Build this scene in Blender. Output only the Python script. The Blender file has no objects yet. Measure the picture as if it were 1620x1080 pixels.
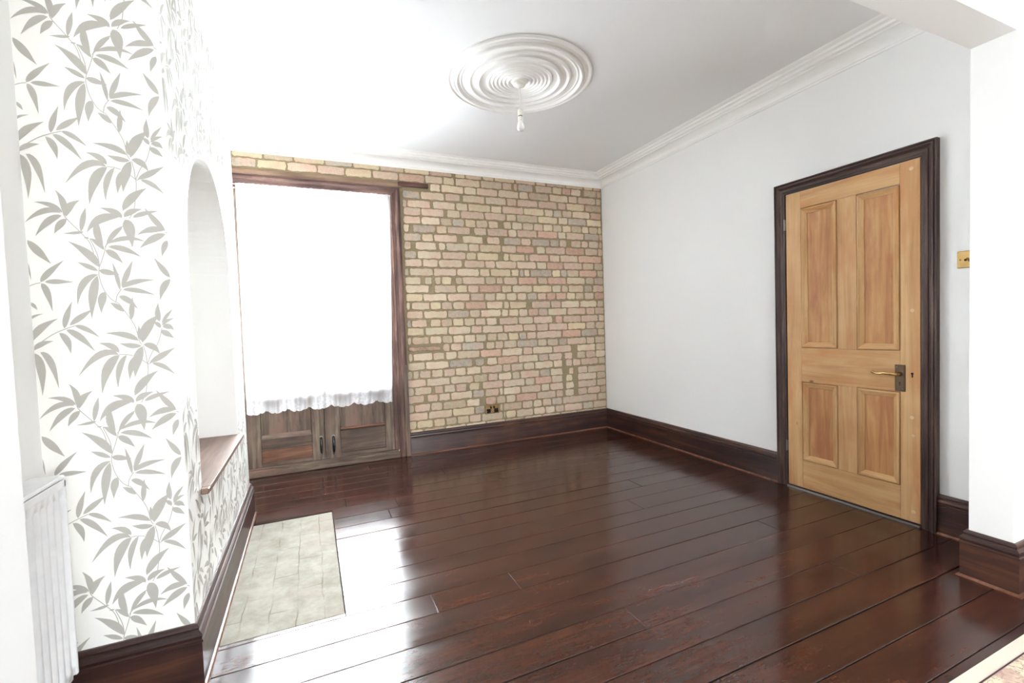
import bpy, math, random
from mathutils import Vector, Matrix
S = bpy.context.scene
COL = S.collection
PI = math.pi
random.seed(7)

# ------------------------------------------------------------------ camera
cam_d = bpy.data.cameras.new('camera')
cam_d.sensor_width = 36.0
cam_d.lens = 728.7156 / 1620 * 36.0
cam_d.clip_start = 0.02
cam = bpy.data.objects.new('camera', cam_d)
COL.objects.link(cam)
CAM = Vector((-3.0288, -4.2966, 1.19))
ROT = Matrix.Rotation(-0.4142, 3, 'Z') @ Matrix.Rotation(1.53303, 3, 'X') @ Matrix.Rotation(-0.03429, 3, 'Z')
cam.matrix_world = Matrix.Translation(CAM) @ ROT.to_4x4()
S.camera = cam

# ------------------------------------------------------------------ world: bright overcast sky
w = bpy.data.worlds.new('overcast_sky')
S.world = w
w.use_nodes = True
bg = w.node_tree.nodes['Background']
tcw = w.node_tree.nodes.new('ShaderNodeTexCoord')
sxw = w.node_tree.nodes.new('ShaderNodeSeparateXYZ')
rpw = w.node_tree.nodes.new('ShaderNodeValToRGB')     # pale sky above, duller ground below the horizon
rpw.color_ramp.elements[0].position = 0.0; rpw.color_ramp.elements[0].color = (0.30, 0.30, 0.29, 1)
rpw.color_ramp.elements[1].position = 0.06; rpw.color_ramp.elements[1].color = (0.93, 0.96, 1.0, 1)
w.node_tree.links.new(tcw.outputs['Generated'], sxw.inputs[0])
w.node_tree.links.new(sxw.outputs['Z'], rpw.inputs[0])
w.node_tree.links.new(rpw.outputs[0], bg.inputs[0])
bg.inputs[1].default_value = 16.0

# ------------------------------------------------------------------ daylight at the two windows
def area(name, loc, rot, sx, sy, power, col=(1, 1, 1)):
    l = bpy.data.lights.new(name, 'AREA')
    l.shape = 'RECTANGLE'; l.size = sx; l.size_y = sy
    l.energy = power; l.color = col
    o = bpy.data.objects.new(name, l)
    o.location = loc; o.rotation_euler = rot
    COL.objects.link(o)
    return o
# daylight standing just outside the French doors (shines in, towards -y)
area('daylight_garden', (-2.95, 0.72, 1.85), (math.radians(-64), 0, 0), 1.4, 1.9, 700, (0.92, 0.96, 1.0))
# daylight standing just outside the front window behind the camera (shines towards +y)
area('daylight_street', (-1.45, -8.35, 1.5), (math.radians(84), 0, 0), 2.1, 1.9, 215, (0.93, 0.965, 1.0))

S.view_settings.view_transform = 'Standard'
S.view_settings.look = 'None'
S.view_settings.gamma = 1.0
S.view_settings.use_curve_mapping = False
S.view_settings.exposure = 0.16
S.render.film_transparent = False
cy = S.cycles
cy.use_denoising = True
cy.max_bounces = 14
cy.diffuse_bounces = 10
cy.glossy_bounces = 4
cy.transmission_bounces = 6
cy.transparent_max_bounces = 12
cy.sample_clamp_indirect = 0.0
cy.caustics_reflective = False
cy.caustics_refractive = False

# ------------------------------------------------------------------ room numbers (metres)
H = 2.7485          # ceiling
HC = 2.6473         # underside of cornice on the wall
HS = 0.211          # top of skirting
WL = -3.789         # left wall (alcoves)
WC = -3.43          # front of chimney breast
YF, YN = -0.88, -2.4453   # chimney breast far / near
NX = -0.395         # pier end face
NY1, NY2 = -3.262, -3.407 # pier depth
NLX = -3.48         # left pier end face
BZ = 2.291          # underside of the beam
YB = -8.0           # front wall of the front room

# ------------------------------------------------------------------ materials
def lin(r, g, b):
    f = lambda c: (c / 255 / 12.92) if c / 255 <= 0.04045 else ((c / 255 + 0.055) / 1.055) ** 2.4
    return (f(r), f(g), f(b), 1)

class NT:
    def __init__(self, name):
        self.m = bpy.data.materials.new(name)
        self.m.use_nodes = True
        self.t = self.m.node_tree
        self.bsdf = self.t.nodes['Principled BSDF']
    def n(self, kind, **kw):
        nd = self.t.nodes.new(kind)
        for k, v in kw.items():
            if k.startswith('i_'):
                key = k[2:]
                key = int(key) if key.isdigit() else key.replace('_', ' ')
                nd.inputs[key].default_value = v
            else:
                setattr(nd, k, v)
        return nd
    def l(self, a, b):
        self.t.links.new(a, b)
    def set(self, **kw):
        for k, v in kw.items():
            self.bsdf.inputs[k.replace('_', ' ')].default_value = v
    def ramp(self, fac, stops, interp='LINEAR'):
        r = self.n('ShaderNodeValToRGB')
        cr = r.color_ramp
        cr.interpolation = interp
        while len(cr.elements) < len(stops):
            cr.elements.new(0.5)
        for e, (p, c) in zip(cr.elements, stops):
            e.position = p; e.color = c
        self.l(fac, r.inputs[0])
        return r.outputs[0]
    def mix(self, fac, a, b, mode='MIX'):
        x = self.n('ShaderNodeMix', data_type='RGBA', blend_type=mode)
        for s, v in ((0, fac), (6, a), (7, b)):
            if hasattr(v, 'is_linked') or hasattr(v, 'links'):
                self.l(v, x.inputs[s])
            else:
                x.inputs[s].default_value = v
        return x.outputs[2]
    def math(self, op, a, b=None, c=None):
        x = self.n('ShaderNodeMath', operation=op)
        for s, v in ((0, a), (1, b), (2, c)):
            if v is None: continue
            if hasattr(v, 'links'): self.l(v, x.inputs[s])
            else: x.inputs[s].default_value = v
        return x.outputs[0]
    def coords(self, scale=(1, 1, 1), rot=(0, 0, 0), attr=None):
        tc = self.n('ShaderNodeTexCoord')
        src = tc.outputs['Object']
        if attr:
            at = self.n('ShaderNodeAttribute', attribute_name=attr)
            sc = self.n('ShaderNodeVectorMath', operation='SCALE')
            self.l(at.outputs['Vector'], sc.inputs[0]); sc.inputs['Scale'].default_value = 37.0
            ad = self.n('ShaderNodeVectorMath', operation='ADD')
            self.l(src, ad.inputs[0]); self.l(sc.outputs[0], ad.inputs[1])
            src = ad.outputs[0]
        mp = self.n('ShaderNodeMapping')
        mp.inputs['Scale'].default_value = scale
        mp.inputs['Rotation'].default_value = rot
        self.l(src, mp.inputs[0])
        return mp.outputs[0]
    def noise(self, vec, scale, detail=4, rough=0.5, dist=0.0):
        x = self.n('ShaderNodeTexNoise')
        x.inputs['Scale'].default_value = scale
        x.inputs['Detail'].default_value = detail
        x.inputs['Roughness'].default_value = rough
        x.inputs['Distortion'].default_value = dist
        self.l(vec, x.inputs['Vector'])
        return x.outputs[0]
    def bump(self, h, strength, dist=0.01):
        b = self.n('ShaderNodeBump')
        b.inputs['Strength'].default_value = strength
        b.inputs['Distance'].default_value = dist
        self.l(h, b.inputs['Height'])
        self.l(b.outputs[0], self.bsdf.inputs['Normal'])

def paint(name, c, rough=0.6, spec=0.3, bumpy=0.05):
    k = NT(name)
    v = k.coords()
    n1 = k.noise(v, 1.3, 3)
    d = tuple(x * 0.965 for x in c[:3]) + (1,)
    k.l(k.mix(n1, c, d), k.bsdf.inputs['Base Color'])
    k.set(Roughness=rough)
    k.bsdf.inputs['Specular IOR Level'].default_value = spec
    k.bump(k.noise(v, 60, 3), bumpy, 0.01)
    return k.m

def wood(name, cols, axis='z', rough=0.45, scale=1.0, streak=26.0, spec=0.4, fine=(0.8, 0.18), coat=0.0, bump=0.12, attr=None, knots=None, patch=None):
    """cols: dark, mid, light ramp; grain runs along axis"""
    k = NT(name)
    s = {'x': (0.07, 1, 1), 'y': (1, 0.07, 1), 'z': (1, 1, 0.07)}[axis]
    v = k.coords(s, attr=attr)
    a = k.noise(v, streak * scale, 6, 0.62, 0.6)
    s2 = {'x': (0.02, 1, 1), 'y': (1, 0.02, 1), 'z': (1, 1, 0.02)}[axis]
    f = k.noise(k.coords(s2, attr=attr), 150 * scale, 3, 0.6)
    big = k.noise(k.coords(attr=attr), 3.1, 3, 0.55)
    h = k.math('ADD', k.math('MULTIPLY', a, fine[0]), k.math('MULTIPLY', f, fine[1]))
    h = k.math('ADD', h, k.math('MULTIPLY', k.math('SUBTRACT', big, 0.5), 0.35))
    c = k.ramp(h, [(0.30, cols[0]), (0.5, cols[1]), (0.70, cols[2])])
    if patch:
        pn = k.noise(k.coords({'x': (0.25, 1, 1), 'y': (1, 0.25, 1), 'z': (1, 1, 0.25)}[axis], attr=attr), 9, 4, 0.6)
        m = k.ramp(pn, [(0.50, (0, 0, 0, 1)), (0.68, (1, 1, 1, 1))])
        c = k.mix(m, c, patch)
    if knots:
        vo = k.n('ShaderNodeTexVoronoi', feature='F1')
        vo.inputs['Scale'].default_value = knots[0]
        k.l(k.coords({'x': (0.6, 1, 1), 'y': (1, 0.6, 1), 'z': (1, 1, 0.6)}[axis], attr=attr), vo.inputs['Vector'])
        m = k.ramp(vo.outputs['Distance'], [(0.0, (1, 1, 1, 1)), (knots[2], (0.7, 0.7, 0.7, 1)), (knots[2] * 1.8, (0, 0, 0, 1))])
        c = k.mix(m, c, knots[1])
    k.l(c, k.bsdf.inputs['Base Color'])
    k.set(Roughness=rough)
    k.bsdf.inputs['Specular IOR Level'].default_value = spec
    if coat:
        k.bsdf.inputs['Coat Weight'].default_value = coat
        k.bsdf.inputs['Coat Roughness'].default_value = 0.15
    k.bump(h, bump, 0.01)
    return k.m

def plain(name, c, rough=0.5, metal=0.0, spec=0.5, coat=0.0):
    k = NT(name)
    v = k.coords()
    n1 = k.noise(v, 25, 3)
    d = tuple(x * 0.8 for x in c[:3]) + (1,)
    k.l(k.mix(n1, c, d), k.bsdf.inputs['Base Color'])
    k.set(Roughness=rough, Metallic=metal)
    k.bsdf.inputs['Specular IOR Level'].default_value = spec
    k.bsdf.inputs['Coat Weight'].default_value = coat
    return k.m

M = {}
M['wall'] = paint('white_wall_paint', lin(239, 239, 238), 0.62)
M['ceiling'] = paint('ceiling_paint', lin(230, 230, 231), 0.8, 0.2, 0.03)
M['plaster'] = paint('plaster_moulding_paint', lin(243, 242, 240), 0.6, 0.25, 0.03)
M['jamb'] = paint('niche_paint', lin(232, 231, 228), 0.7, 0.2, 0.03)
M['gloss_white'] = plain('white_enamel', lin(250, 251, 252), 0.3, 0, 0.5)
M['white_plastic'] = plain('white_plastic', lin(236, 234, 226), 0.35)
M['pine_v'] = wood('stripped_pine_vertical', [lin(184, 136, 86), lin(209, 168, 118), lin(222, 188, 142)], 'z', 0.5, 0.7, 22, 0.35, knots=(5.5, lin(112, 62, 30), 0.035), patch=lin(200, 146, 96))
M['pine_h'] = wood('stripped_pine_horizontal', [lin(182, 132, 82), lin(207, 165, 114), lin(220, 186, 138)], 'y', 0.5, 0.7, 22, 0.35, knots=(5.5, lin(118, 66, 32), 0.035), patch=lin(202, 148, 94))
M['pine_panel'] = wood('stripped_pine_panel', [lin(164, 108, 64), lin(196, 145, 94), lin(212, 170, 120)], 'z', 0.5, 0.8, 30, 0.35, patch=lin(176, 116, 78))
M['pine_groove'] = plain('pine_groove', lin(92, 52, 26), 0.7)
DK = [lin(44, 30, 27), lin(72, 54, 48), lin(104, 84, 74)]
M['arch_z'] = wood('dark_architrave_vertical', DK, 'z', 0.5, 1.0, 30, 0.35)
M['arch_y'] = wood('dark_architrave_horizontal', DK, 'y', 0.5, 1.0, 30, 0.35)
SK = [lin(28, 15, 14), lin(58, 34, 28), lin(96, 60, 42)]
M['skirt_x'] = wood('dark_skirting_x', SK, 'x', 0.42, 1.0, 20, 0.5, coat=0.2)
M['skirt_y'] = wood('dark_skirting_y', SK, 'y', 0.42, 1.0, 20, 0.5, coat=0.2)
M['bead'] = wood('floor_beading', [lin(80, 46, 34), lin(112, 72, 52), lin(150, 112, 86)], 'x', 0.4, 1, 14)
WR = [lin(60, 48, 41), lin(100, 84, 72), lin(138, 122, 105)]
M['fr_z'] = wood('weathered_wood_vertical', WR, 'z', 0.55, 1.0, 34, 0.3, patch=lin(120, 94, 82), bump=0.25)
M['fr_x'] = wood('weathered_wood_horizontal', WR, 'x', 0.55, 1.0, 34, 0.3, patch=lin(120, 94, 82), bump=0.25)
M['fr_red'] = wood('reddish_board', [lin(70, 46, 35), lin(108, 74, 56), lin(136, 100, 78)], 'x', 0.5, 1.0, 30, 0.3)
M['fr_brown'] = wood('greyed_brown_board', [lin(60, 47, 40), lin(90, 73, 62), lin(122, 103, 88)], 'x', 0.5, 1.0, 30, 0.3)
M['fr_frame'] = wood('reddish_brown_frame', [lin(56, 38, 34), lin(96, 70, 62), lin(150, 116, 100)], 'z', 0.5, 1.0, 38, 0.3, bump=0.25)
M['fr_frame_x'] = wood('reddish_brown_frame_head', [lin(62, 44, 41), lin(100, 76, 70), lin(146, 116, 104)], 'x', 0.5, 1.0, 38, 0.3, bump=0.25)
M['lintel'] = wood('pale_timber_lintel', [lin(100, 80, 66), lin(132, 108, 90), lin(156, 132, 110)], 'x', 0.7, 1, 30, 0.2)
M['lintel_dark'] = wood('dark_timber_end', [lin(58, 36, 34), lin(86, 58, 52), lin(110, 78, 68)], 'x', 0.6, 1, 30, 0.3)
M['shelf'] = wood('brown_shelf_wood', [lin(92, 68, 56), lin(122, 95, 82), lin(148, 122, 108)], 'y', 0.4, 1, 26, 0.4)
M['black'] = plain('black_glaze', lin(18, 19, 24), 0.18, 0, 0.6)
M['chrome'] = plain('chrome', (0.8, 0.8, 0.82, 1), 0.12, 1.0)
M['brass'] = plain('worn_brass', lin(214, 178, 120), 0.25, 1.0)
M['bronze'] = plain('aged_bronze', lin(112, 92, 74), 0.38, 0.85)
M['steel'] = plain('worn_steel', lin(150, 146, 140), 0.35, 0.9)
M['hole'] = plain('dark_hole', lin(14, 10, 8), 0.8)
M['glass'] = None

k = NT('window_glass')
for nd in list(k.t.nodes):
    if nd.bl_idname == 'ShaderNodeBsdfPrincipled': k.t.nodes.remove(nd)
out = [n for n in k.t.nodes if n.bl_idname == 'ShaderNodeOutputMaterial'][0]
tr = k.n('ShaderNodeBsdfTransparent'); tr.inputs[0].default_value = (0.96, 0.98, 0.98, 1)
gl = k.n('ShaderNodeBsdfGlossy'); gl.inputs['Roughness'].default_value = 0.02
fr = k.n('ShaderNodeFresnel'); fr.inputs[0].default_value = 1.45
mx = k.n('ShaderNodeMixShader')
k.l(fr.outputs[0], mx.inputs[0]); k.l(tr.outputs[0], mx.inputs[1]); k.l(gl.outputs[0], mx.inputs[2]); k.l(mx.outputs[0], out.inputs[0])
M['glass'] = k.m

# clear bulb glass
k = NT('bulb_glass')
k.set(Roughness=0.05); k.bsdf.inputs['Base Color'].default_value = (0.93, 0.93, 0.93, 1)
k.bsdf.inputs['Transmission Weight'].default_value = 0.5
M['bulb'] = k.m

# net curtain: white threads that let light through, open lace holes in the lace bands
k = NT('lace_net')
for nd in list(k.t.nodes):
    if nd.bl_idname == 'ShaderNodeBsdfPrincipled': k.t.nodes.remove(nd)
out = [n for n in k.t.nodes if n.bl_idname == 'ShaderNodeOutputMaterial'][0]
lace = k.n('ShaderNodeAttribute', attribute_name='lace').outputs['Fac']
v = k.coords()
n1 = k.noise(v, 55, 3, 0.6)
n2 = k.noise(v, 150, 2, 0.5)
pat = k.math('ADD', k.math('MULTIPLY', n1, 0.7), k.math('MULTIPLY', n2, 0.3))
pat = k.ramp(pat, [(0.46, (0, 0, 0, 1)), (0.54, (1, 1, 1, 1))])
hole = k.math('MULTIPLY', lace, pat)                 # open mesh between the lace flowers
tp = k.n('ShaderNodeBsdfTransparent')
tl = k.n('ShaderNodeBsdfTranslucent'); tl.inputs[0].default_value = (0.93, 0.93, 0.96, 1)
df = k.n('ShaderNodeBsdfDiffuse'); df.inputs[0].default_value = (0.96, 0.96, 0.985, 1)
m1 = k.n('ShaderNodeMixShader'); k.l(k.math('ADD', k.math('MULTIPLY', lace, 0.4), 0.42), m1.inputs[0])
k.l(tl.outputs[0], m1.inputs[1]); k.l(df.outputs[0], m1.inputs[2])
m2 = k.n('ShaderNodeMixShader')
emb = k.n('ShaderNodeAttribute', attribute_name='emb').outputs['Fac']
en = k.ramp(k.noise(k.coords((1, 1, .6)), 42, 4, 0.65), [(0.50, (0, 0, 0, 1)), (0.60, (1, 1, 1, 1))])
m3 = k.n('ShaderNodeMixShader'); k.l(k.math('MULTIPLY', emb, en), m3.inputs[0])
d3_ = k.n('ShaderNodeBsdfDiffuse'); d3_.inputs[0].default_value = (0.72, 0.72, 0.80, 1)  # band thread is white; its grey look against the light is painted in
k.l(k.math('ADD', k.math('MULTIPLY', hole, 0.22), k.math('SUBTRACT', 0.40, k.math('MULTIPLY', lace, 0.37))), m2.inputs[0])
k.l(m1.outputs[0], m2.inputs[1]); k.l(tp.outputs[0], m2.inputs[2])
k.l(m2.outputs[0], m3.inputs[1]); k.l(d3_.outputs[0], m3.inputs[2]); k.l(m3.outputs[0], out.inputs[0])
M['lace'] = k.m

# varnished floorboards
k = NT('varnished_dark_floorboards')
at = k.n('ShaderNodeAttribute', attribute_name='rnd')
sep = k.n('ShaderNodeSeparateColor'); k.l(at.outputs['Color'], sep.inputs[0])
v1 = k.coords((0.13, 1, 1), attr='rnd')
g1 = k.noise(v1, 15, 5, 0.6, 0.25)
g2 = k.noise(k.coords((0.06, 1, 1), attr='rnd'), 95, 5, 0.65)
blot = k.noise(k.coords((0.4, 1, 1)), 9, 5, 0.62)
fine = k.noise(k.coords((0.5, 1, 1)), 120, 3, 0.6)
h = k.math('ADD', k.math('MULTIPLY', g1, 0.34), k.math('MULTIPLY', g2, 0.22))
h = k.math('ADD', h, k.math('MULTIPLY', blot, 0.30))
h = k.math('ADD', h, k.math('MULTIPLY', fine, 0.14))
h = k.math('ADD', h, k.math('MULTIPLY', k.math('SUBTRACT', sep.outputs[0], 0.5), 0.035))
c = k.ramp(h, [(0.36, lin(34, 20, 17)), (0.47, lin(54, 30, 24)), (0.57, lin(72, 40, 30)), (0.72, lin(104, 62, 43))])
k.l(c, k.bsdf.inputs['Base Color'])
rn = k.noise(v1, 6, 4, 0.6)
k.l(k.ramp(rn, [(0.3, (0.11, 0.11, 0.11, 1)), (0.75, (0.26, 0.26, 0.26, 1))]), k.bsdf.inputs['Roughness'])
k.bsdf.inputs['Specular IOR Level'].default_value = 0.5
bh = k.math('ADD', k.math('MULTIPLY', k.noise(k.coords((0.35, 1, 1), attr='rnd'), 26, 2, 0.5), 0.5), k.math('MULTIPLY', k.noise(k.coords(), 260, 1, 0.5), 0.12))
k.bump(bh, 0.05, 0.01)
M['floor'] = k.m

# brick + mortar
k = NT('london_stock_brick')
at = k.n('ShaderNodeAttribute', attribute_name='tint')
v = k.coords()
n1 = k.noise(v, 30, 5, 0.7)
n2 = k.noise(v, 11, 3, 0.5)
c = k.mix(k.ramp(n1, [(0.35, (0, 0, 0, 1)), (0.75, (0.55, 0.55, 0.55, 1))]), at.outputs['Color'], lin(214, 196, 158))
c = k.mix(k.ramp(n2, [(0.46, (0, 0, 0, 1)), (0.68, (0.55, 0.55, 0.55, 1))]), c, lin(196, 156, 138))
c = k.mix(k.ramp(k.noise(v, 120, 3, 0.6), [(0.3, (0.22, 0.22, 0.22, 1)), (0.5, (0, 0, 0, 1))]), c, lin(120, 100, 78))
k.l(c, k.bsdf.inputs['Base Color'])
k.set(Roughness=0.85)
k.bump(n1, 0.35, 0.01)
M['brick'] = k.m
M['mortar'] = paint('lime_mortar', lin(142, 128, 102), 0.95, 0.1, 0.6)

# wallpaper
k = NT('wallpaper_ground')
k.l(k.mix(k.noise(k.coords((1, 1, 0.02)), 90, 2), lin(248, 247, 242), lin(245, 243, 238)), k.bsdf.inputs['Base Color'])
k.set(Roughness=0.42); k.bsdf.inputs['Specular IOR Level'].default_value = 0.5
M['paper'] = k.m
k = NT('wallpaper_leaf_print')
k.l(k.mix(k.noise(k.coords(), 40, 2), lin(184, 181, 173), lin(176, 173, 165)), k.bsdf.inputs['Base Color'])
k.set(Roughness=0.38); k.bsdf.inputs['Specular IOR Level'].default_value = 0.5
M['leaf'] = k.m

# hearth
k = NT('old_stone_hearth')
v = k.coords()
n1 = k.noise(v, 9, 8, 0.7, 0.2)
c = k.ramp(n1, [(0.28, lin(132, 127, 114)), (0.5, lin(156, 151, 139)), (0.72, lin(174, 170, 160))])
n2 = k.noise(v, 3.2, 4, 0.6)
c = k.mix(k.ramp(n2, [(0.5, (0, 0, 0, 1)), (0.68, (0.5, 0.5, 0.5, 1))]), c, lin(164, 148, 136))
bk = k.n('ShaderNodeTexBrick')
wv = k.n('ShaderNodeVectorMath', operation='ADD')
nv = k.n('ShaderNodeTexNoise'); nv.inputs['Scale'].default_value = 6; k.l(v, nv.inputs['Vector'])
sv = k.n('ShaderNodeVectorMath', operation='SCALE'); sv.inputs['Scale'].default_value = 0.03
k.l(nv.outputs['Color'], sv.inputs[0]); k.l(v, wv.inputs[0]); k.l(sv.outputs[0], wv.inputs[1])
mp = k.n('ShaderNodeMapping'); mp.inputs['Rotation'].default_value = (0, 0, PI / 2); k.l(wv.outputs[0], mp.inputs[0])
k.l(mp.outputs[0], bk.inputs['Vector'])
bk.inputs['Scale'].default_value = 1.0; bk.inputs['Brick Width'].default_value = 0.31; bk.inputs['Row Height'].default_value = 0.105
bk.inputs['Mortar Size'].default_value = 0.0035; bk.inputs['Mortar Smooth'].default_value = 0.4
m0 = k.math('MULTIPLY', bk.outputs['Fac'], k.ramp(k.noise(v, 5, 3), [(0.4, (0, 0, 0, 1)), (0.6, (0.6, 0.6, 0.6, 1))]))
c = k.mix(m0, c, lin(104, 94, 76))
k.l(c, k.bsdf.inputs['Base Color']); k.set(Roughness=0.85)
k.bsdf.inputs['Specular IOR Level'].default_value = 0.25
k.bump(n1, 0.35, 0.01)
M['hearth'] = k.m
M['hearth_gap'] = plain('dark_gap', lin(34, 24, 20), 0.9)

# rug
k = NT('cream_rug_pile')
k.l(k.mix(k.noise(k.coords(), 300, 2), lin(238, 229, 214), lin(222, 211, 194)), k.bsdf.inputs['Base Color'])
k.set(Roughness=0.95); k.bump(k.noise(k.coords(), 400, 2), 0.5, 0.01)
M['rug_border'] = k.m
k = NT('floral_rug_pile')
v = k.coords()
n1 = k.noise(v, 22, 2, 0.4, 1.6)
c = k.mix(k.ramp(n1, [(0.44, (0, 0, 0, 1)), (0.49, (1, 1, 1, 1)), (0.54, (0, 0, 0, 1))]), lin(232, 216, 190), lin(168, 142, 124))
n2 = k.noise(v, 13, 2, 0.4, 0.8)
c = k.mix(k.ramp(n2, [(0.6, (0, 0, 0, 1)), (0.66, (0.7, 0.7, 0.7, 1))]), c, lin(196, 158, 146))
k.l(c, k.bsdf.inputs['Base Color']); k.set(Roughness=0.95); k.bump(k.noise(v, 400, 2), 0.5, 0.01)
M['rug_field'] = k.m
M['rug_line'] = plain('rug_line', lin(92, 66, 70), 0.95)

# ------------------------------------------------------------------ mesh helpers
class MB:
    def __init__(self):
        self.v = []; self.f = []; self.mi = []; self.c = []; self.sm = []
        self.mats = []
    def mat(self, m):
        if m not in self.mats: self.mats.append(m)
        return self.mats.index(m)
    def face(self, pts, m, col=(1, 1, 1, 1), smooth=False):
        i = len(self.v)
        self.v += [tuple(p) for p in pts]
        self.f.append(tuple(range(i, i + len(pts))))
        self.mi.append(self.mat(m)); self.c.append(col); self.sm.append(smooth)
    def grid(self, rows, m, col=(1, 1, 1, 1), smooth=True, closed_u=False, closed_v=False):
        """rows: list of equal-length point lists, shared vertices"""
        i = len(self.v); n = len(rows[0])
        for r in rows: self.v += [tuple(p) for p in r]
        k = self.mat(m)
        R = len(rows)
        for a in range(R if closed_v else R - 1):
            for b in range(n if closed_u else n - 1):
                a2 = (a + 1) % R; b2 = (b + 1) % n
                self.f.append((i + a * n + b, i + a * n + b2, i + a2 * n + b2, i + a2 * n + b))
                self.mi.append(k); self.c.append(col); self.sm.append(smooth)
    def box(self, x0, x1, y0, y1, z0, z1, m, bev=0.0, col=(1, 1, 1, 1)):
        if x0 > x1: x0, x1 = x1, x0
        if y0 > y1: y0, y1 = y1, y0
        if z0 > z1: z0, z1 = z1, z0
        b = min(bev, (x1 - x0) * .45, (y1 - y0) * .45, (z1 - z0) * .45)
        if b <= 0:
            p = [(x, y, z) for z in (z0, z1) for y in (y0, y1) for x in (x0, x1)]
            for q in ((0, 2, 3, 1), (4, 5, 7, 6), (0, 1, 5, 4), (2, 6, 7, 3), (0, 4, 6, 2), (1, 3, 7, 5)):
                self.face([p[j] for j in q], m, col)
            return
        X = (x0, x1); Y = (y0, y1); Z = (z0, z1)
        sg = (1, -1)
        def P(i, j, k, ax):   # vertex of corner (i,j,k) lying on the face of axis ax
            x = X[i] + (0 if ax == 0 else sg[i] * b)
            y = Y[j] + (0 if ax == 1 else sg[j] * b)
            z = Z[k] + (0 if ax == 2 else sg[k] * b)
            return (x, y, z)
        for s in (0, 1):
            self.face([P(s, 0, 0, 0), P(s, 1, 0, 0), P(s, 1, 1, 0), P(s, 0, 1, 0)][::(1 if s else -1)], m, col)
            self.face([P(0, s, 0, 1), P(1, s, 0, 1), P(1, s, 1, 1), P(0, s, 1, 1)][::(-1 if s else 1)], m, col)
            self.face([P(0, 0, s, 2), P(1, 0, s, 2), P(1, 1, s, 2), P(0, 1, s, 2)][::(1 if s else -1)], m, col)
        for i in (0, 1):
            for j in (0, 1):
                self.face([P(i, j, 0, 0), P(i, j, 0, 1), P(i, j, 1, 1), P(i, j, 1, 0)], m, col)
                self.face([P(i, 0, j, 0), P(i, 0, j, 2), P(i, 1, j, 2), P(i, 1, j, 0)], m, col)
                self.face([P(0, i, j, 1), P(0, i, j, 2), P(1, i, j, 2), P(1, i, j, 1)], m, col)
                for k2 in (0, 1):
                    self.face([P(i, j, k2, 0), P(i, j, k2, 1), P(i, j, k2, 2)], m, col)
    def tube(self, pts, r, m, seg=12, cap=True):
        pts = [Vector(p) for p in pts]
        rs = r if isinstance(r, (list, tuple)) else [r] * len(pts)
        rows = []; up = None
        for i, p in enumerate(pts):
            t = (pts[min(i + 1, len(pts) - 1)] - pts[max(i - 1, 0)]).normalized()
            if up is None:
                up = Vector((0, 0, 1)) if abs(t.z) < 0.9 else Vector((1, 0, 0))
            a = t.cross(up).normalized(); bb = a.cross(t).normalized(); up = bb
            rows.append([p + (a * math.cos(2 * PI * j / seg) + bb * math.sin(2 * PI * j / seg)) * rs[i] for j in range(seg)])
        self.grid(rows, m, closed_u=True)
        if cap:
            self.face(rows[0][::-1], m); self.face(rows[-1], m)
    def lathe(self, prof, m, origin=(0, 0, 0), seg=48, axis='z'):
        rows = []
        o = Vector(origin)
        for r, z in prof:
            row = []
            for j in range(seg):
                a = 2 * PI * j / seg
                if axis == 'z': row.append(o + Vector((r * math.cos(a), r * math.sin(a), z)))
                elif axis == 'x': row.append(o + Vector((z, r * math.cos(a), r * math.sin(a))))
                else: row.append(o + Vector((r * math.cos(a), z, r * math.sin(a))))
            rows.append(row)
        self.grid(rows, m, closed_u=True)
    def sweep(self, path, prof, m, mats=None, closed_prof=False, ends=True):
        """path: list of (x,y), profile (d,z) with d measured to the LEFT of travel; mitred corners"""
        n = len(path)
        P = [Vector((p[0], p[1])) for p in path]
        offs = []
        for i in range(n):
            d1 = (P[i] - P[i - 1]).normalized() if i > 0 else None
            d2 = (P[i + 1] - P[i]).normalized() if i < n - 1 else None
            if d1 is None: d1 = d2
            if d2 is None: d2 = d1
            n1 = Vector((-d1.y, d1.x)); n2 = Vector((-d2.y, d2.x))
            b = (n1 + n2)
            b = b / (1 + n1.dot(n2))
            offs.append(b)
        for i in range(n - 1):
            for j in range(len(prof) - 1):
                (a0, z0), (a1, z1) = prof[j], prof[j + 1]
                q = [P[i] + offs[i] * a0, P[i + 1] + offs[i + 1] * a0, P[i + 1] + offs[i + 1] * a1, P[i] + offs[i] * a1]
                zz = [z0, z0, z1, z1]
                mm = m if mats is None else mats[i]
                self.face([(q[t].x, q[t].y, zz[t]) for t in range(4)], mm)
        if ends:
            for i, rev in ((0, False), (n - 1, True)):
                pts = [(P[i].x + offs[i].x * a, P[i].y + offs[i].y * a, z) for a, z in prof]
                if rev: pts = pts[::-1]
                self.face(pts, (m if mats is None else mats[0 if i == 0 else -1]))
    def build(self, name, parent=None, origin=None, attr=None, shade_auto=False, merge=False):
        me = bpy.data.meshes.new(name)
        o0 = Vector(origin) if origin is not None else Vector((0, 0, 0))
        base = Vector((0, 0, 0))
        q_ = parent
        while q_ is not None:
            base = base + q_.location; q_ = q_.parent
        me.from_pydata([tuple(Vector(p) - o0 - base) if parent is not None else tuple(Vector(p) - o0) for p in self.v], [], self.f)
        for m in self.mats: me.materials.append(m)
        me.polygons.foreach_set('material_index', self.mi)
        me.polygons.foreach_set('use_smooth', self.sm)
        if attr:
            ca = me.color_attributes.new(attr, 'FLOAT_COLOR', 'CORNER')
            data = []
            for f, c in zip(self.f, self.c): data += list(c) * len(f)
            ca.data.foreach_set('color', data)
        me.update()
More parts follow.
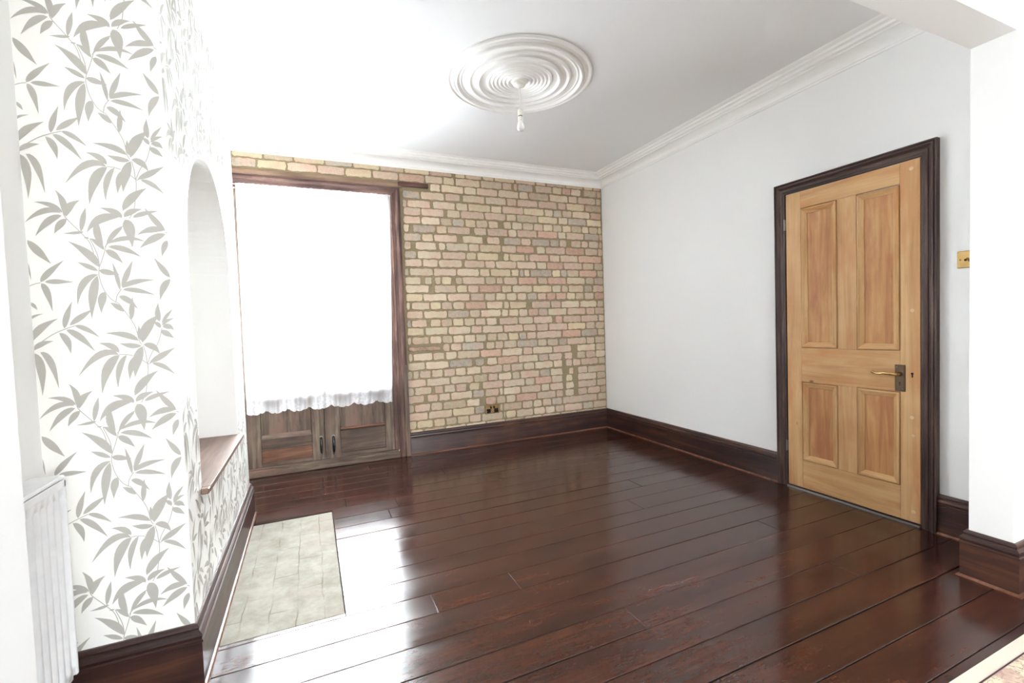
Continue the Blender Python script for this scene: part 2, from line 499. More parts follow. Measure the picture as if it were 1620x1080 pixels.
        if merge:
            import bmesh
            bm = bmesh.new(); bm.from_mesh(me)
            bmesh.ops.remove_doubles(bm, verts=bm.verts, dist=1e-5)
            bmesh.ops.recalc_face_normals(bm, faces=bm.faces)
            bm.to_mesh(me); bm.free()
        o = bpy.data.objects.new(name, me)
        COL.objects.link(o)
        if parent is not None:
            o.parent = parent
            o.location = o0
        else:
            o.location = o0
        return o

def tag(o, label=None, cat=None, group=None, kind=None):
    if label: o['label'] = label
    if cat: o['category'] = cat
    if group: o['group'] = group
    if kind: o['kind'] = kind
    return o
def empty(name, loc):
    o = bpy.data.objects.new(name, None)
    o.empty_display_size = 0.1
    o.location = loc
    COL.objects.link(o)
    o.matrix_world = Matrix.Translation(Vector(loc))
    return o
def struct(o, label=None, cat=None):
    return tag(o, label, cat, kind='structure')

#@@SHELL
# ------------------------------------------------------------------ FLOOR: boards run along x
hx, hy1, hy2 = -2.943, -1.057, -2.265
seams = [0.35, 0.0, -.10, -.25, -.404, -.55, -.70, -.86, -1.03, -1.21, -1.365, -1.52, -1.68, -1.83, -1.998, -2.135, -2.29, -2.44, -2.603, -2.755, -2.905, -3.052, -3.203, -3.355]
while seams[-1] > YB: seams.append(seams[-1] - 0.152)
butts = {(-2.29): [-2.588, -2.21], (-2.755): [-1.887], (-1.21): [-2.605], (-2.44): [-.695], (-1.52): [-2.218, -.9], (-2.905): [-3.0, -.8], (-.404): [-1.3], (-1.83): [-1.15], (-3.203): [-2.2], (-.86): [-2.85]}
fl = MB()
g = 0.0014
TH = -0.02
fl.face([(WL - .1, YB - .1, TH), (.1, YB - .1, TH), (.1, 0.35, TH), (WL - .1, 0.35, TH)], M['hearth_gap'])
for i in range(len(seams) - 1):
    y1, y0 = seams[i], seams[i + 1]
    bl = sorted(butts.get(y1, [random.uniform(-3.2, -.5)] if y1 < -3.3 or random.random() < .35 else []))
    xs = [WL - .05] + bl + [.05]
    for a, b in zip(xs[:-1], xs[1:]):
        rnd = (random.random(), random.random(), random.random(), 1)
        dz = random.uniform(-.0005, .0005)
        tz = random.uniform(-.0005, .0005)
        gg = g * random.choice((.5, .7, 1, 1, 1.8))
        pieces = []
        if y1 > hy2 and y0 < hy1 and a < hx:
            if b > hx: pieces.append((hx, b, y0, y1))
            if y1 > hy1: pieces.append((a, min(b, hx), hy1, y1))
            if y0 < hy2: pieces.append((a, min(b, hx), y0, hy2))
        else:
            pieces.append((a, b, y0, y1))
        for (xa, xb, ya, yb) in pieces:
            if xb - xa < .01 or yb - ya < .004: continue
            z = lambda y: dz + tz * ((y - y0) / (y1 - y0) * 2 - 1) - .0006
            e = .0018
            X0, X1, Y0, Y1 = xa + gg * .6, xb - gg * .6, ya + gg, yb - gg
            top = [(X0 + e, Y0 + e, z(Y0)), (X1 - e, Y0 + e, z(Y0)), (X1 - e, Y1 - e, z(Y1)), (X0 + e, Y1 - e, z(Y1))]
            mid = [(X0, Y0, z(Y0) - e), (X1, Y0, z(Y0) - e), (X1, Y1, z(Y1) - e), (X0, Y1, z(Y1) - e)]
            bot = [(p[0], p[1], TH) for p in mid]
            fl.face(top, M['floor'], rnd)
            for t in range(4):
                u = (t + 1) % 4
                fl.face([mid[t], mid[u], top[u], top[t]], M['floor'], rnd)
                fl.face([bot[t], bot[u], mid[u], mid[t]], M['hearth_gap'], rnd)
struct(fl.build('floor', attr='rnd'), 'glossy dark red-brown varnished floorboards running towards the pine door', 'floor')

# hearth slab
hb = MB()
x0h, x1h = WC + .0, hx - .002
hb.box(x0h, x1h, hy2 + .003, hy1 - .012, -.019, -.002, M['hearth'], .004)
hearth = hb.build('hearth', origin=(x0h, hy2, -.019))
for v_ in hearth.data.vertices: pass
tag(hearth, 'worn pale stone hearth slab set flush in the floor before the chimney breast', 'hearth')

# ------------------------------------------------------------------ CEILING
m = MB()
m.box(WL - .1, .1, YB - .1, .1, H, H + .1, M['ceiling'])
struct(m.build('ceiling'), 'plain white ceiling', 'ceiling')

# ------------------------------------------------------------------ WALLS
m = MB()
m.box(0, .12, YB - .1, .12, -.02, H, M['wall'])
struct(m.build('wall_right'), 'smooth white wall holding the pine door', 'wall')
m = MB()
m.box(WL - .12, WL, YB - .1, .12, -.02, H, M['wall'])
struct(m.build('wall_left'), 'white alcove wall behind the radiator', 'wall')
# front wall with window opening
m = MB()
fx0, fx1, fz0, fz1 = -2.55, -.35, .55, 2.45
m.box(WL, fx0, YB - .25, YB, -.02, H, M['wall']); m.box(fx1, 0, YB - .25, YB, -.02, H, M['wall'])
m.box(fx0, fx1, YB - .25, YB, -.02, fz0, M['wall']); m.box(fx0, fx1, YB - .25, YB, fz1, H, M['wall'])
struct(m.build('wall_front'), 'white wall of the front room behind the viewer', 'wall')
m = MB()
for a, b in ((fx0, fx0 + .06), (fx1 - .06, fx1), (-1.85, -1.79), (-1.11, -1.05)):
    m.box(a, b, YB - .18, YB - .1, fz0, fz1, M['gloss_white'], .004)
for a, b in ((fz0, fz0 + .07), (fz1 - .06, fz1), (1.6, 1.65)):
    m.box(fx0 + .061, fx1 - .061, YB - .17, YB - .11, a, b, M['gloss_white'], .004)
wf = struct(m.build('window_1'), 'white framed front room window', 'window')
m = MB(); m.face([(fx0, YB - .14, fz0), (fx1, YB - .14, fz0), (fx1, YB - .14, fz1), (fx0, YB - .14, fz1)], M['glass'])
m.build('pane', wf)

# brick back wall -----------------------------------------------------------
ox0, ox1, oz1 = -3.62, -2.29, 2.40          # French door opening
m = MB()
TB = .23
m.box(WL - .12, ox0, .012, TB, -.02, H, M['mortar'])
m.box(ox1, .12, .012, TB, -.02, H, M['mortar'])
m.box(ox0, ox1, .012, TB, oz1, H, M['mortar'])
# mortar skin, gently uneven
def mort(x0, x1, z0, z1):
    nx = max(2, int((x1 - x0) / .02)); nz = max(2, int((z1 - z0) / .02))
    rows = []
    for j in range(nz + 1):
        z = z0 + (z1 - z0) * j / nz
        rows.append([(x0 + (x1 - x0) * i / nx, .002 + .0025 * math.sin(i * 2.3 + j * 5.1) * math.cos(j * 1.7 - i * .9), z) for i in range(nx + 1)])
    m.grid(rows, M['mortar'])
mort(ox1, .0, -.02, H); mort(WL, ox1, oz1, H)
BR = {'y': [lin(216, 195, 154), lin(210, 189, 148), lin(214, 193, 160)],
      'c': [lin(214, 194, 166), lin(208, 188, 160), lin(210, 192, 160)],
      'p': [lin(208, 174, 152), lin(204, 170, 150), lin(206, 176, 154)],
      'r': [lin(206, 150, 130), lin(200, 142, 122), lin(206, 156, 134)],
      'g': [lin(168, 158, 148), lin(176, 164, 152), lin(170, 156, 142)],
      't': [lin(190, 170, 138), lin(186, 168, 140), lin(184, 162, 132)],
      'w': [lin(146, 106, 92)] * 3}
def brick(x0, x1, z0, z1, key, prot=None):
    col = list(random.choice(BR[key]))
    s = random.uniform(.78, 1.06) * .95
    g_ = (col[0] + col[1] + col[2]) / 3
    col = tuple((g_ + (q - g_) * .74) * s for q in col[:3]) + (1,)
    y = -(prot if prot is not None else random.uniform(.002, .006))
    pts = []
    w_, h_ = x1 - x0, z1 - z0
    nx = max(2, int(w_ / .028))
    j = lambda a: random.uniform(-a, a)
    ja = min(.0042, h_ * .09)
    cr = min(.009, h_ * .2)
    pts.append((x0 + cr + j(.002), z0 + j(ja)))
    for i in range(1, nx): pts.append((x0 + w_ * i / nx, z0 + j(ja)))
    pts.append((x1 - cr + j(.002), z0 + j(ja)))
    pts.append((x1 + j(ja), z0 + cr)); pts.append((x1 + j(ja), (z0 + z1) / 2)); pts.append((x1 + j(ja), z1 - cr))
    pts.append((x1 - cr + j(.002), z1 + j(ja)))
    for i in range(nx - 1, 0, -1): pts.append((x0 + w_ * i / nx, z1 + j(ja)))
    pts.append((x0 + cr + j(.002), z1 + j(ja)))
    pts.append((x0 + j(ja), z1 - cr)); pts.append((x0 + j(ja), (z0 + z1) / 2)); pts.append((x0 + j(ja), z0 + cr))
    cx, cz = (x0 + x1) / 2, (z0 + z1) / 2
    inn = [(px + (cx - px) * .0 + (.003 if px < cx else -.003), y, pz + (.003 if pz < cz else -.003)) for px, pz in pts]
    outp = [(px, .006, pz) for px, pz in pts]
    m.face(inn, M['brick'], col)
    n = len(pts)
    for t in range(n):
        u = (t + 1) % n
        m.face([outp[t], outp[u], inn[u], inn[t]], M['brick'], col)
#@@BRICKS
# courses measured on the wall: height at its left end, at its right end, then x from, x to, colour of each brick
BROWS = [
(2.6435, 2.654, '-3.530,-3.304,y;-3.304,-3.080,t;-3.080,-2.838,y;-2.838,-2.611,g;-2.611,-2.381,y;-2.381,-2.162,p;-2.162,-1.926,y;-1.926,-1.707,p;-1.682,-1.575,y;-1.575,-1.400,p;-1.400,-1.277,y;-1.277,-1.048,y;-1.048,-0.815,p;-0.815,-0.694,p;-0.694,-0.458,g;-0.458,-0.235,t;-0.235,-0.115,y;-0.115,-0.015,p;'),
(2.5665, 2.581, '-3.539,-3.355,g;-3.355,-3.133,y;-3.133,-2.901,p;-2.901,-2.676,p;-2.676,-2.448,y;-2.448,-2.217,p;-2.217,-1.975,r;-1.975,-1.802,c;-1.802,-1.685,y;-1.685,-1.426,y;-1.426,-1.193,t;-1.193,-1.084,p;-1.069,-1.021,t;-1.021,-0.844,g;-0.825,-0.622,p;-0.622,-0.502,y;-0.502,-0.395,r;-0.395,-0.267,c;-0.241,-0.066,t;-0.066,-0.009,t;'),
(2.495, 2.498, '-1.932,-1.827,c;-1.827,-1.598,y;-1.598,-1.469,c;-1.469,-1.241,p;-1.241,-1.013,c;-1.013,-0.900,c;-0.900,-0.660,t;-0.660,-0.431,c;-0.431,-0.315,p;-0.315,-0.082,p;-0.082,-0.012,t;'),
(2.415, 2.421, '-2.190,-2.023,g;-2.023,-1.789,y;-1.789,-1.633,p;-1.617,-1.382,c;-1.382,-1.152,c;-1.152,-1.038,p;-1.038,-0.796,p;-0.796,-0.567,p;-0.567,-0.459,p;-0.459,-0.226,y;-0.226,-0.010,t;'),
(2.332, 2.341, '-2.194,-2.152,g;-2.152,-1.927,p;-1.911,-1.685,c;-1.685,-1.562,c;-1.562,-1.323,y;-1.323,-1.202,y;-1.202,-0.962,p;-0.962,-0.725,y;-0.725,-0.618,y;-0.618,-0.510,g;-0.510,-0.387,p;-0.387,-0.160,y;-0.160,-0.013,r;'),
(2.262, 2.264, '-2.190,-2.024,p;-2.024,-1.799,p;-1.777,-1.640,y;-1.640,-1.394,p;-1.394,-1.162,p;-1.162,-1.048,y;-1.048,-0.802,t;-0.802,-0.565,y;-0.565,-0.444,y;-0.444,-0.210,g;-0.210,-0.015,y;'),
(2.182, 2.184, '-2.194,-2.027,p;-2.027,-1.843,c;-1.843,-1.726,t;-1.726,-1.601,g;-1.601,-1.485,y;-1.485,-1.357,t;-1.357,-1.243,y;-1.194,-1.102,c;-1.102,-0.980,c;-0.980,-0.855,c;-0.855,-0.742,y;-0.742,-0.628,c;-0.628,-0.516,c;-0.516,-0.405,y;-0.405,-0.271,t;-0.271,-0.178,y;-0.178,-0.065,t;-0.065,-0.013,y;'),
(2.107, 2.111, '-2.194,-2.135,y;-2.109,-1.890,g;-1.890,-1.777,y;-1.777,-1.544,p;-1.508,-1.373,c;-1.373,-1.145,p;-1.145,-1.046,c;-1.046,-0.815,p;-0.815,-0.574,r;-0.574,-0.469,c;-0.469,-0.244,p;-0.244,-0.050,g;-0.050,-0.007,p;'),
(2.024, 2.028, '-2.198,-2.028,g;-2.028,-1.912,y;-1.912,-1.678,p;-1.632,-1.414,c;-1.376,-1.235,p;-1.200,-1.004,g;-1.004,-0.887,p;-0.887,-0.669,g;-0.669,-0.557,g;-0.557,-0.460,p;-0.414,-0.285,p;-0.285,-0.192,p;-0.192,-0.053,c;-0.053,-0.009,t;'),
(1.947, 1.948, '-2.195,-2.121,t;-2.092,-1.884,c;-1.868,-1.799,c;-1.799,-1.571,c;-1.571,-1.457,c;-1.457,-1.221,y;-1.221,-1.056,p;-1.056,-0.856,r;-0.829,-0.723,c;-0.723,-0.483,p;-0.483,-0.241,r;-0.241,-0.073,c;-0.073,-0.003,p;'),
(1.864, 1.867, '-2.196,-2.080,g;-2.080,-1.840,c;-1.840,-1.600,p;-1.600,-1.491,y;-1.491,-1.255,y;-1.206,-1.140,y;-1.140,-0.961,y;-0.961,-0.919,g;-0.919,-0.683,p;-0.683,-0.554,p;-0.554,-0.329,p;-0.329,-0.023,r;'),
(1.787, 1.79, '-2.196,-2.032,p;-2.032,-1.875,p;-1.875,-1.639,c;-1.623,-1.406,p;-1.406,-1.293,p;-1.293,-1.062,y;-1.062,-0.834,p;-0.834,-0.717,c;-0.717,-0.513,r;-0.513,-0.276,p;-0.276,-0.130,y;-0.130,-0.008,t;'),
(1.704, 1.713, '-2.200,-2.155,g;-2.155,-1.928,c;-1.928,-1.701,p;-1.701,-1.467,c;-1.467,-1.354,y;-1.354,-1.127,y;-1.127,-1.035,y;-1.035,-0.982,g;-0.982,-0.914,c;-0.914,-0.656,g;-0.656,-0.548,y;-0.548,-0.471,g;-0.471,-0.321,t;-0.321,-0.090,r;-0.090,-0.002,t;'),
(1.624, 1.633, '-2.197,-2.045,c;-2.020,-1.941,t;-1.919,-1.856,c;-1.856,-1.749,y;-1.717,-1.645,t;-1.645,-1.409,p;-1.409,-1.292,t;-1.292,-1.215,p;-1.215,-1.053,p;-1.053,-0.828,r;-0.828,-0.711,p;-0.711,-0.482,r;-0.482,-0.243,c;-0.243,-0.131,t;-0.131,-0.000,g;'),
(1.546, 1.548, '-2.198,-1.972,c;-1.928,-1.707,p;-1.707,-1.596,y;-1.596,-1.476,p;-1.476,-1.239,r;-1.239,-1.122,y;-1.122,-0.889,c;-0.889,-0.658,y;-0.658,-0.549,c;-0.549,-0.460,p;-0.460,-0.263,t;-0.263,-0.152,g;-0.152,0.002,p;'),
(1.465, 1.471, '-2.198,-2.037,y;-2.037,-1.803,c;-1.803,-1.573,p;-1.573,-1.422,p;-1.422,-1.305,c;-1.305,-1.187,y;-1.187,-1.069,c;-1.069,-0.957,c;-0.957,-0.838,g;-0.838,-0.728,p;-0.728,-0.617,r;-0.617,-0.487,r;-0.487,-0.375,y;-0.375,-0.265,t;-0.265,-0.137,p;-0.137,-0.000,r;'),
(1.388, 1.381, '-2.198,-2.160,c;-2.148,-1.972,c;-1.972,-1.863,y;-1.863,-1.752,p;-1.752,-1.629,c;-1.629,-1.404,r;-1.404,-1.224,y;-1.224,-1.158,y;-1.158,-0.960,y;-0.906,-0.680,p;-0.680,-0.555,p;-0.555,-0.324,c;-0.324,-0.101,c;-0.101,-0.013,t;'),
(1.305, 1.304, '-2.199,-2.037,p;-2.037,-1.807,y;-1.807,-1.586,g;-1.586,-1.472,c;-1.472,-1.248,c;-1.248,-1.169,c;-1.169,-1.054,y;-1.054,-0.951,p;-0.951,-0.828,r;-0.828,-0.715,g;-0.715,-0.485,c;-0.485,-0.246,p;-0.246,-0.129,p;-0.129,0.003,p;'),
(1.224, 1.223, '-2.199,-2.155,g;-2.155,-2.003,p;-1.979,-1.873,y;-1.873,-1.759,t;-1.759,-1.645,y;-1.645,-1.530,y;-1.530,-1.414,p;-1.414,-1.297,c;-1.280,-1.064,p;-1.064,-0.889,c;-0.889,-0.662,p;-0.634,-0.540,r;-0.540,-0.312,p;-0.312,-0.088,p;-0.088,0.000,c;'),
(1.147, 1.146, '-2.200,-2.034,y;-2.034,-1.806,c;-1.806,-1.576,c;-1.576,-1.458,p;-1.458,-1.233,c;-1.233,-1.011,p;-1.011,-0.858,p;-0.858,-0.716,p;-0.716,-0.482,p;-0.482,-0.251,y;-0.251,-0.130,p;-0.130,0.002,p;'),
(1.063, 1.068, '-2.200,-2.159,c;-2.159,-1.989,t;-1.989,-1.870,c;-1.870,-1.762,t;-1.762,-1.645,c;-1.645,-1.532,c;-1.532,-1.414,c;-1.414,-1.303,t;-1.303,-1.184,c;-1.184,-1.062,y;-1.062,-0.975,g;-0.975,-0.860,p;-0.860,-0.554,p;-0.554,-0.313,r;-0.313,-0.102,g;-0.102,0.004,t;'),
(0.988, 0.983, '-2.192,-1.886,w;-1.870,-1.791,p;-1.791,-1.677,p;-1.677,-1.444,g;-1.423,-1.330,y;-1.330,-1.239,p;-1.239,-1.088,c;-1.088,-0.848,g;-0.848,-0.738,c;-0.738,-0.601,t;-0.601,-0.496,g;-0.496,-0.252,p;-0.252,-0.139,c;-0.139,0.006,t;'),
(0.909, 0.906, '-2.198,-2.156,c;-2.156,-1.966,c;-1.966,-1.846,y;-1.846,-1.728,c;-1.728,-1.492,c;-1.492,-1.259,r;-1.259,-1.023,c;-1.023,-0.913,p;-0.913,-0.673,c;-0.673,-0.441,p;-0.374,-0.134,c;-0.134,0.008,t;'),
(0.824, 0.831, '-2.205,-2.040,c;-2.040,-1.809,c;-1.809,-1.572,g;-1.551,-1.447,g;-1.421,-1.307,c;-1.307,-1.078,r;-1.078,-0.845,c;-0.845,-0.724,g;-0.724,-0.559,p;-0.534,-0.431,p;-0.380,-0.265,t;-0.265,-0.136,p;-0.136,0.010,c;'),
(0.744, 0.754, '-2.227,-2.163,t;-2.163,-2.101,t;-2.101,-1.985,p;-1.985,-1.869,y;-1.869,-1.751,p;-1.751,-1.639,y;-1.639,-1.485,c;-1.485,-1.256,p;-1.256,-1.162,c;-1.162,-1.024,p;-1.024,-0.894,c;-0.894,-0.673,c;-0.673,-0.557,c;-0.522,-0.435,p;-0.435,-0.332,p;-0.332,-0.099,p;-0.099,0.004,t;'),
(0.665, 0.665, '-2.231,-2.039,p;-2.039,-1.803,c;-1.803,-1.569,c;-1.569,-1.419,t;-1.419,-1.308,p;-1.308,-1.157,c;-1.157,-1.063,t;-1.063,-0.839,p;-0.839,-0.714,g;-0.714,-0.556,c;-0.486,-0.420,p;-0.375,-0.245,p;-0.245,0.006,t;'),
(0.59, 0.59, '-2.226,-2.154,c;-2.154,-1.987,c;-1.967,-1.871,p;-1.871,-1.753,c;-1.753,-1.640,p;-1.619,-1.504,y;-1.482,-1.254,p;-1.254,-1.009,c;-1.009,-0.896,c;-0.896,-0.696,r;-0.696,-0.558,c;-0.524,-0.436,y;-0.374,-0.128,c;-0.128,0.004,t;'),
(0.515, 0.509, '-2.226,-2.061,p;-2.037,-1.927,p;-1.927,-1.809,p;-1.809,-1.584,c;-1.584,-1.455,g;-1.455,-1.301,p;-1.301,-1.257,c;-1.257,-1.061,c;-1.061,-0.825,p;-0.825,-0.720,c;-0.720,-0.553,p;-0.527,-0.421,c;-0.377,-0.131,p;-0.131,-0.004,t;'),
(0.431, 0.431, '-2.222,-2.161,t;-2.161,-2.006,p;-2.006,-1.890,p;-1.890,-1.651,t;-1.651,-1.506,c;-1.454,-1.335,r;-1.335,-1.229,t;-1.229,-1.119,c;-1.119,-0.877,r;-0.877,-0.650,p;-0.650,-0.555,p;-0.538,-0.423,y;-0.379,-0.253,p;-0.253,-0.086,p;-0.086,-0.006,t;'),
(0.352, 0.353, '-2.218,-2.033,p;-2.033,-1.795,c;-1.795,-1.565,y;-1.565,-1.457,g;-1.303,-1.263,t;-1.263,-1.051,t;-1.051,-0.925,p;-0.925,-0.818,c;-0.818,-0.704,p;-0.704,-0.575,g;-0.575,-0.127,p;-0.127,-0.009,t;'),
(0.276, 0.268, '-2.225,-2.144,y;-2.144,-1.984,y;-1.984,-1.868,y;-1.868,-1.753,t;-1.753,-1.627,y;-1.627,-1.499,p;-1.499,-1.266,t;-1.266,-1.235,c;-1.235,-1.121,y;-1.121,-0.924,c;-0.924,-0.783,p;-0.783,-0.664,c;-0.664,-0.552,p;-0.552,-0.322,p;-0.322,-0.184,g;-0.184,-0.007,t;')]
PITCH = 0.0793
zr = [(r[0], r[1]) for r in BROWS]
zr.append((zr[-1][0] - PITCH, zr[-1][1] - PITCH))
BROWS.append((zr[-1][0], zr[-1][1], '-2.21,-2.08,y;-2.08,-1.87,t;-1.87,-1.66,c;-1.66,-1.45,c;-1.45,-1.24,p;-1.24,-1.03,t;-1.03,-.82,c;-.82,-.6,p;-.6,-.39,c;-.39,-.19,t;-.19,-.01,p;'))
for r, (zl, zrr, seq) in enumerate(BROWS):
    zu = ((BROWS[r - 1][0] + BROWS[r - 1][1]) / 2 - (zl + zrr) / 2) if r else PITCH
    for it in seq.split(';'):
        if not it: continue
        a_, b_, key = it.split(',')
        a_, b_ = float(a_), min(float(b_), -.006)
        t_ = max(0, min(1, ((a_ + b_) / 2 + 2.2) / 2.2))
        zc = zl + (zrr - zl) * t_
        hh = PITCH / 2 - .0052
        if key == 'w':
            brick(a_ + .003, b_ - .003, zc - .022, zc + .018, key, .008); continue
        if zc - hh < HS - .06: continue
        wdt = b_ - a_
        if wdt < .02: continue
        gx = min(.0055, wdt * .12)
        zlo, zhi = zc - hh, zc + hh
        if b_ < -2.2 and zlo < 2.519: zlo = 2.521
        brick(a_ + gx, b_ - gx, zlo, min(zhi, HC + .012), key)
zq = BROWS[1][0] - PITCH
while zq > HS - .03:
    brick(-3.784, -3.688 if zq > 2.52 else -3.690, zq - PITCH / 2 + .005, zq + PITCH / 2 - .005, random.choice('ycpt'))
    zq -= PITCH
#@@BRICKS_END
struct(m.build('wall_back', attr='tint'), 'exposed yellow and pink stock brick wall with dark mortar', 'wall')

# timber lintel over the French doors
m = MB()
m.box(-3.7, -2.19, -.012, .01, 2.47, 2.516, M['lintel'], .003)
lt = m.build('trim_1')
struct(lt, 'pale timber lintel above the French doors with a dark protruding end', 'trim')
m = MB(); m.box(-2.225, -1.946, -.02, .01, 2.482, 2.522, M['lintel_dark'], .005)
m.build('lintel_end', lt)

# chimney breast ------------------------------------------------------------
niche_y0, niche_y1, niche_z0, R_ = -2.2205, -1.2328, .588, .4938
nyc = (niche_y0 + niche_y1) / 2; nzs = 1.4975
def in_niche(y, z, mar=0.0):
    if abs(y - nyc) > R_ + mar or z < niche_z0 - mar: return False
    if z < nzs: return True
    return (y - nyc) ** 2 + (z - nzs) ** 2 < (R_ + mar) ** 2
m = MB()
PW = M['paper']
m.face([(WC, YN, -.02), (WC, niche_y0, -.02), (WC, niche_y0, H), (WC, YN, H)], PW)
m.face([(WC, niche_y1, -.02), (WC, YF, -.02), (WC, YF, H), (WC, niche_y1, H)], PW)
m.face([(WC, niche_y0, -.02), (WC, niche_y1, -.02), (WC, niche_y1, niche_z0), (WC, niche_y0, niche_z0)], PW)
N = 48
arc = [(nyc - R_ * math.cos(PI * i / N), nzs + R_ * math.sin(PI * i / N)) for i in range(N + 1)]
for i in range(N):
    (ya, za), (yb, zb) = arc[i], arc[i + 1]
    m.face([(WC, ya, za), (WC, yb, zb), (WC, yb, H), (WC, ya, H)], PW)
ND = .33
outl = [(niche_y0, niche_z0)] + arc + [(niche_y1, niche_z0)]
rows = [[(WC, y, z_) for y, z_ in outl], [(WC - ND, y, z_) for y, z_ in outl]]
m.grid(rows, M['jamb'], smooth=False)
m.face([(WC - ND, y, z_) for y, z_ in outl], M['jamb'])
m.face([(WC, niche_y0, niche_z0), (WC, niche_y1, niche_z0), (WC - ND, niche_y1, niche_z0), (WC - ND, niche_y0, niche_z0)], M['jamb'])
m.face([(WL, YN, -.02), (WC, YN, -.02), (WC, YN, H), (WL, YN, H)], PW)
m.face([(WC, YF, -.02), (WL, YF, -.02), (WL, YF, H), (WC, YF, H)], PW)
#@@WALLPAPER
# bamboo leaf print, one vertical repeat: base s,z, middle s,z, tip s,z, width (s = distance from the near corner)
LEAVES = [(-0.333,1.957,-0.312,1.987,-0.276,2.024,0.0153),(-0.323,1.958,-0.295,1.959,-0.256,1.958,0.0132),(-0.332,1.953,-0.32,1.927,-0.31,1.869,0.0151),(-0.356,2.082,-0.334,2.05,-0.306,2.013,0.0194),(-0.358,2.013,-0.356,1.986,-0.354,1.963,0.0032),(-0.36,1.896,-0.352,1.886,-0.345,1.874,0.0081),(-0.224,2.113,-0.245,2.109,-0.272,2.106,0.0081),(-0.211,2.094,-0.218,2.095,-0.225,2.095,0.0041),(-0.192,2.005,-0.217,2.046,-0.262,2.082,0.0214),(-0.195,1.993,-0.219,2.007,-0.243,2.019,0.0132),(-0.195,1.982,-0.233,1.953,-0.25,1.887,0.0173),(-0.197,1.978,-0.211,1.92,-0.218,1.844,0.0214),(-0.182,1.927,-0.19,1.902,-0.194,1.861,0.0192),(-0.176,2.059,-0.192,2.081,-0.21,2.094,0.0132),(-0.23,1.521,-0.223,1.562,-0.215,1.596,0.013),(-0.132,1.573,-0.181,1.563,-0.216,1.52,0.0231),(-0.179,1.477,-0.191,1.523,-0.187,1.572,0.018),(-0.17,2.076,-0.147,2.113,-0.124,2.137,0.0132),(-0.164,2.08,-0.118,2.098,-0.07,2.089,0.0132),(-0.166,2.069,-0.126,2.063,-0.084,2.04,0.0163),(-0.173,2.058,-0.154,2.045,-0.131,2.018,0.0182),(-0.119,2.157,-0.109,2.127,-0.104,2.069,0.0275),(-0.126,1.57,-0.146,1.588,-0.18,1.598,0.017),(-0.123,1.593,-0.097,1.636,-0.058,1.669,0.0221),(-0.121,1.573,-0.102,1.591,-0.073,1.601,0.016),(-0.098,1.573,-0.07,1.587,-0.03,1.598,0.013),(-0.015,1.534,-0.041,1.567,-0.067,1.606,0.016),(-0.019,1.535,-0.052,1.537,-0.09,1.518,0.018),(-0.015,1.524,-0.049,1.507,-0.085,1.476,0.02),(-0.011,1.503,-0.02,1.482,-0.028,1.451,0.015),(-0.01,1.974,-0.028,2.002,-0.049,2.037,0.0151),(-0.009,1.967,-0.028,1.943,-0.04,1.9,0.0182),(-0.143,1.933,-0.149,1.976,-0.158,2.02,0.01),(-0.138,1.942,-0.123,1.983,-0.106,2.027,0.0141),(-0.137,1.94,-0.105,1.959,-0.052,1.966,0.0151),(-0.136,1.934,-0.1,1.932,-0.053,1.917,0.0141),(-0.147,1.912,-0.126,1.902,-0.1,1.872,0.0161),(-0.192,1.995,-0.171,1.989,-0.141,1.982,0.0163),(-0.119,1.838,-0.116,1.873,-0.113,1.911,0.0132),(-0.137,1.864,-0.153,1.881,-0.17,1.893,0.0141),(-0.104,1.77,-0.138,1.79,-0.187,1.797,0.0171),(-0.098,1.77,-0.1,1.795,-0.101,1.818,0.01),(-0.094,1.763,-0.078,1.814,-0.044,1.852,0.0262),(-0.045,1.83,-0.049,1.857,-0.046,1.891,0.0141),(-0.097,1.753,-0.125,1.755,-0.153,1.764,0.0151),(-0.095,1.751,-0.11,1.708,-0.119,1.652,0.0232),(-0.111,1.722,-0.126,1.69,-0.133,1.646,0.0171),(-0.092,1.756,-0.068,1.749,-0.05,1.724,0.0181),(-0.079,1.696,-0.045,1.718,-0.008,1.743,0.017),(-0.072,1.694,-0.043,1.683,-0.012,1.654,0.013),(-0.156,1.734,-0.175,1.756,-0.205,1.766,0.0161),(-0.157,1.727,-0.204,1.73,-0.259,1.667,0.0191),(-0.155,1.726,-0.187,1.685,-0.205,1.607,0.0242),(-0.137,1.726,-0.158,1.682,-0.164,1.621,0.0151),(-0.039,1.825,-0.025,1.848,-0.008,1.87,0.0091),(-0.039,1.817,-0.025,1.832,-0.006,1.839,0.0091),(-0.038,1.812,-0.022,1.813,-0.008,1.801,0.0161),(-0.044,1.8,-0.028,1.79,-0.009,1.774,0.0161),(-0.044,1.809,-0.051,1.822,-0.062,1.83,0.0112),(-0.285,1.816,-0.278,1.852,-0.263,1.898,0.0141),(-0.272,1.825,-0.245,1.849,-0.214,1.873,0.0151),(-0.26,1.823,-0.234,1.812,-0.202,1.785,0.0132),(-0.281,1.811,-0.251,1.789,-0.215,1.741,0.0171),(-0.298,1.802,-0.281,1.778,-0.274,1.738,0.0161),(-0.36,1.782,-0.341,1.817,-0.299,1.846,0.0182),(-0.361,1.752,-0.341,1.77,-0.313,1.778,0.0132),(-0.359,1.743,-0.346,1.696,-0.347,1.614,0.0191),(-0.345,1.745,-0.323,1.714,-0.308,1.633,0.016),(-0.361,1.844,-0.354,1.854,-0.332,1.862,0.0061),(-0.271,1.577,-0.297,1.598,-0.335,1.605,0.013),(-0.275,1.576,-0.312,1.58,-0.359,1.543,0.015),(-0.273,1.568,-0.305,1.549,-0.337,1.503,0.017),(-0.262,1.558,-0.279,1.54,-0.293,1.513,0.016),(-0.269,1.575,-0.268,1.61,-0.284,1.644,0.015),(-0.263,1.566,-0.255,1.595,-0.228,1.618,0.018)]
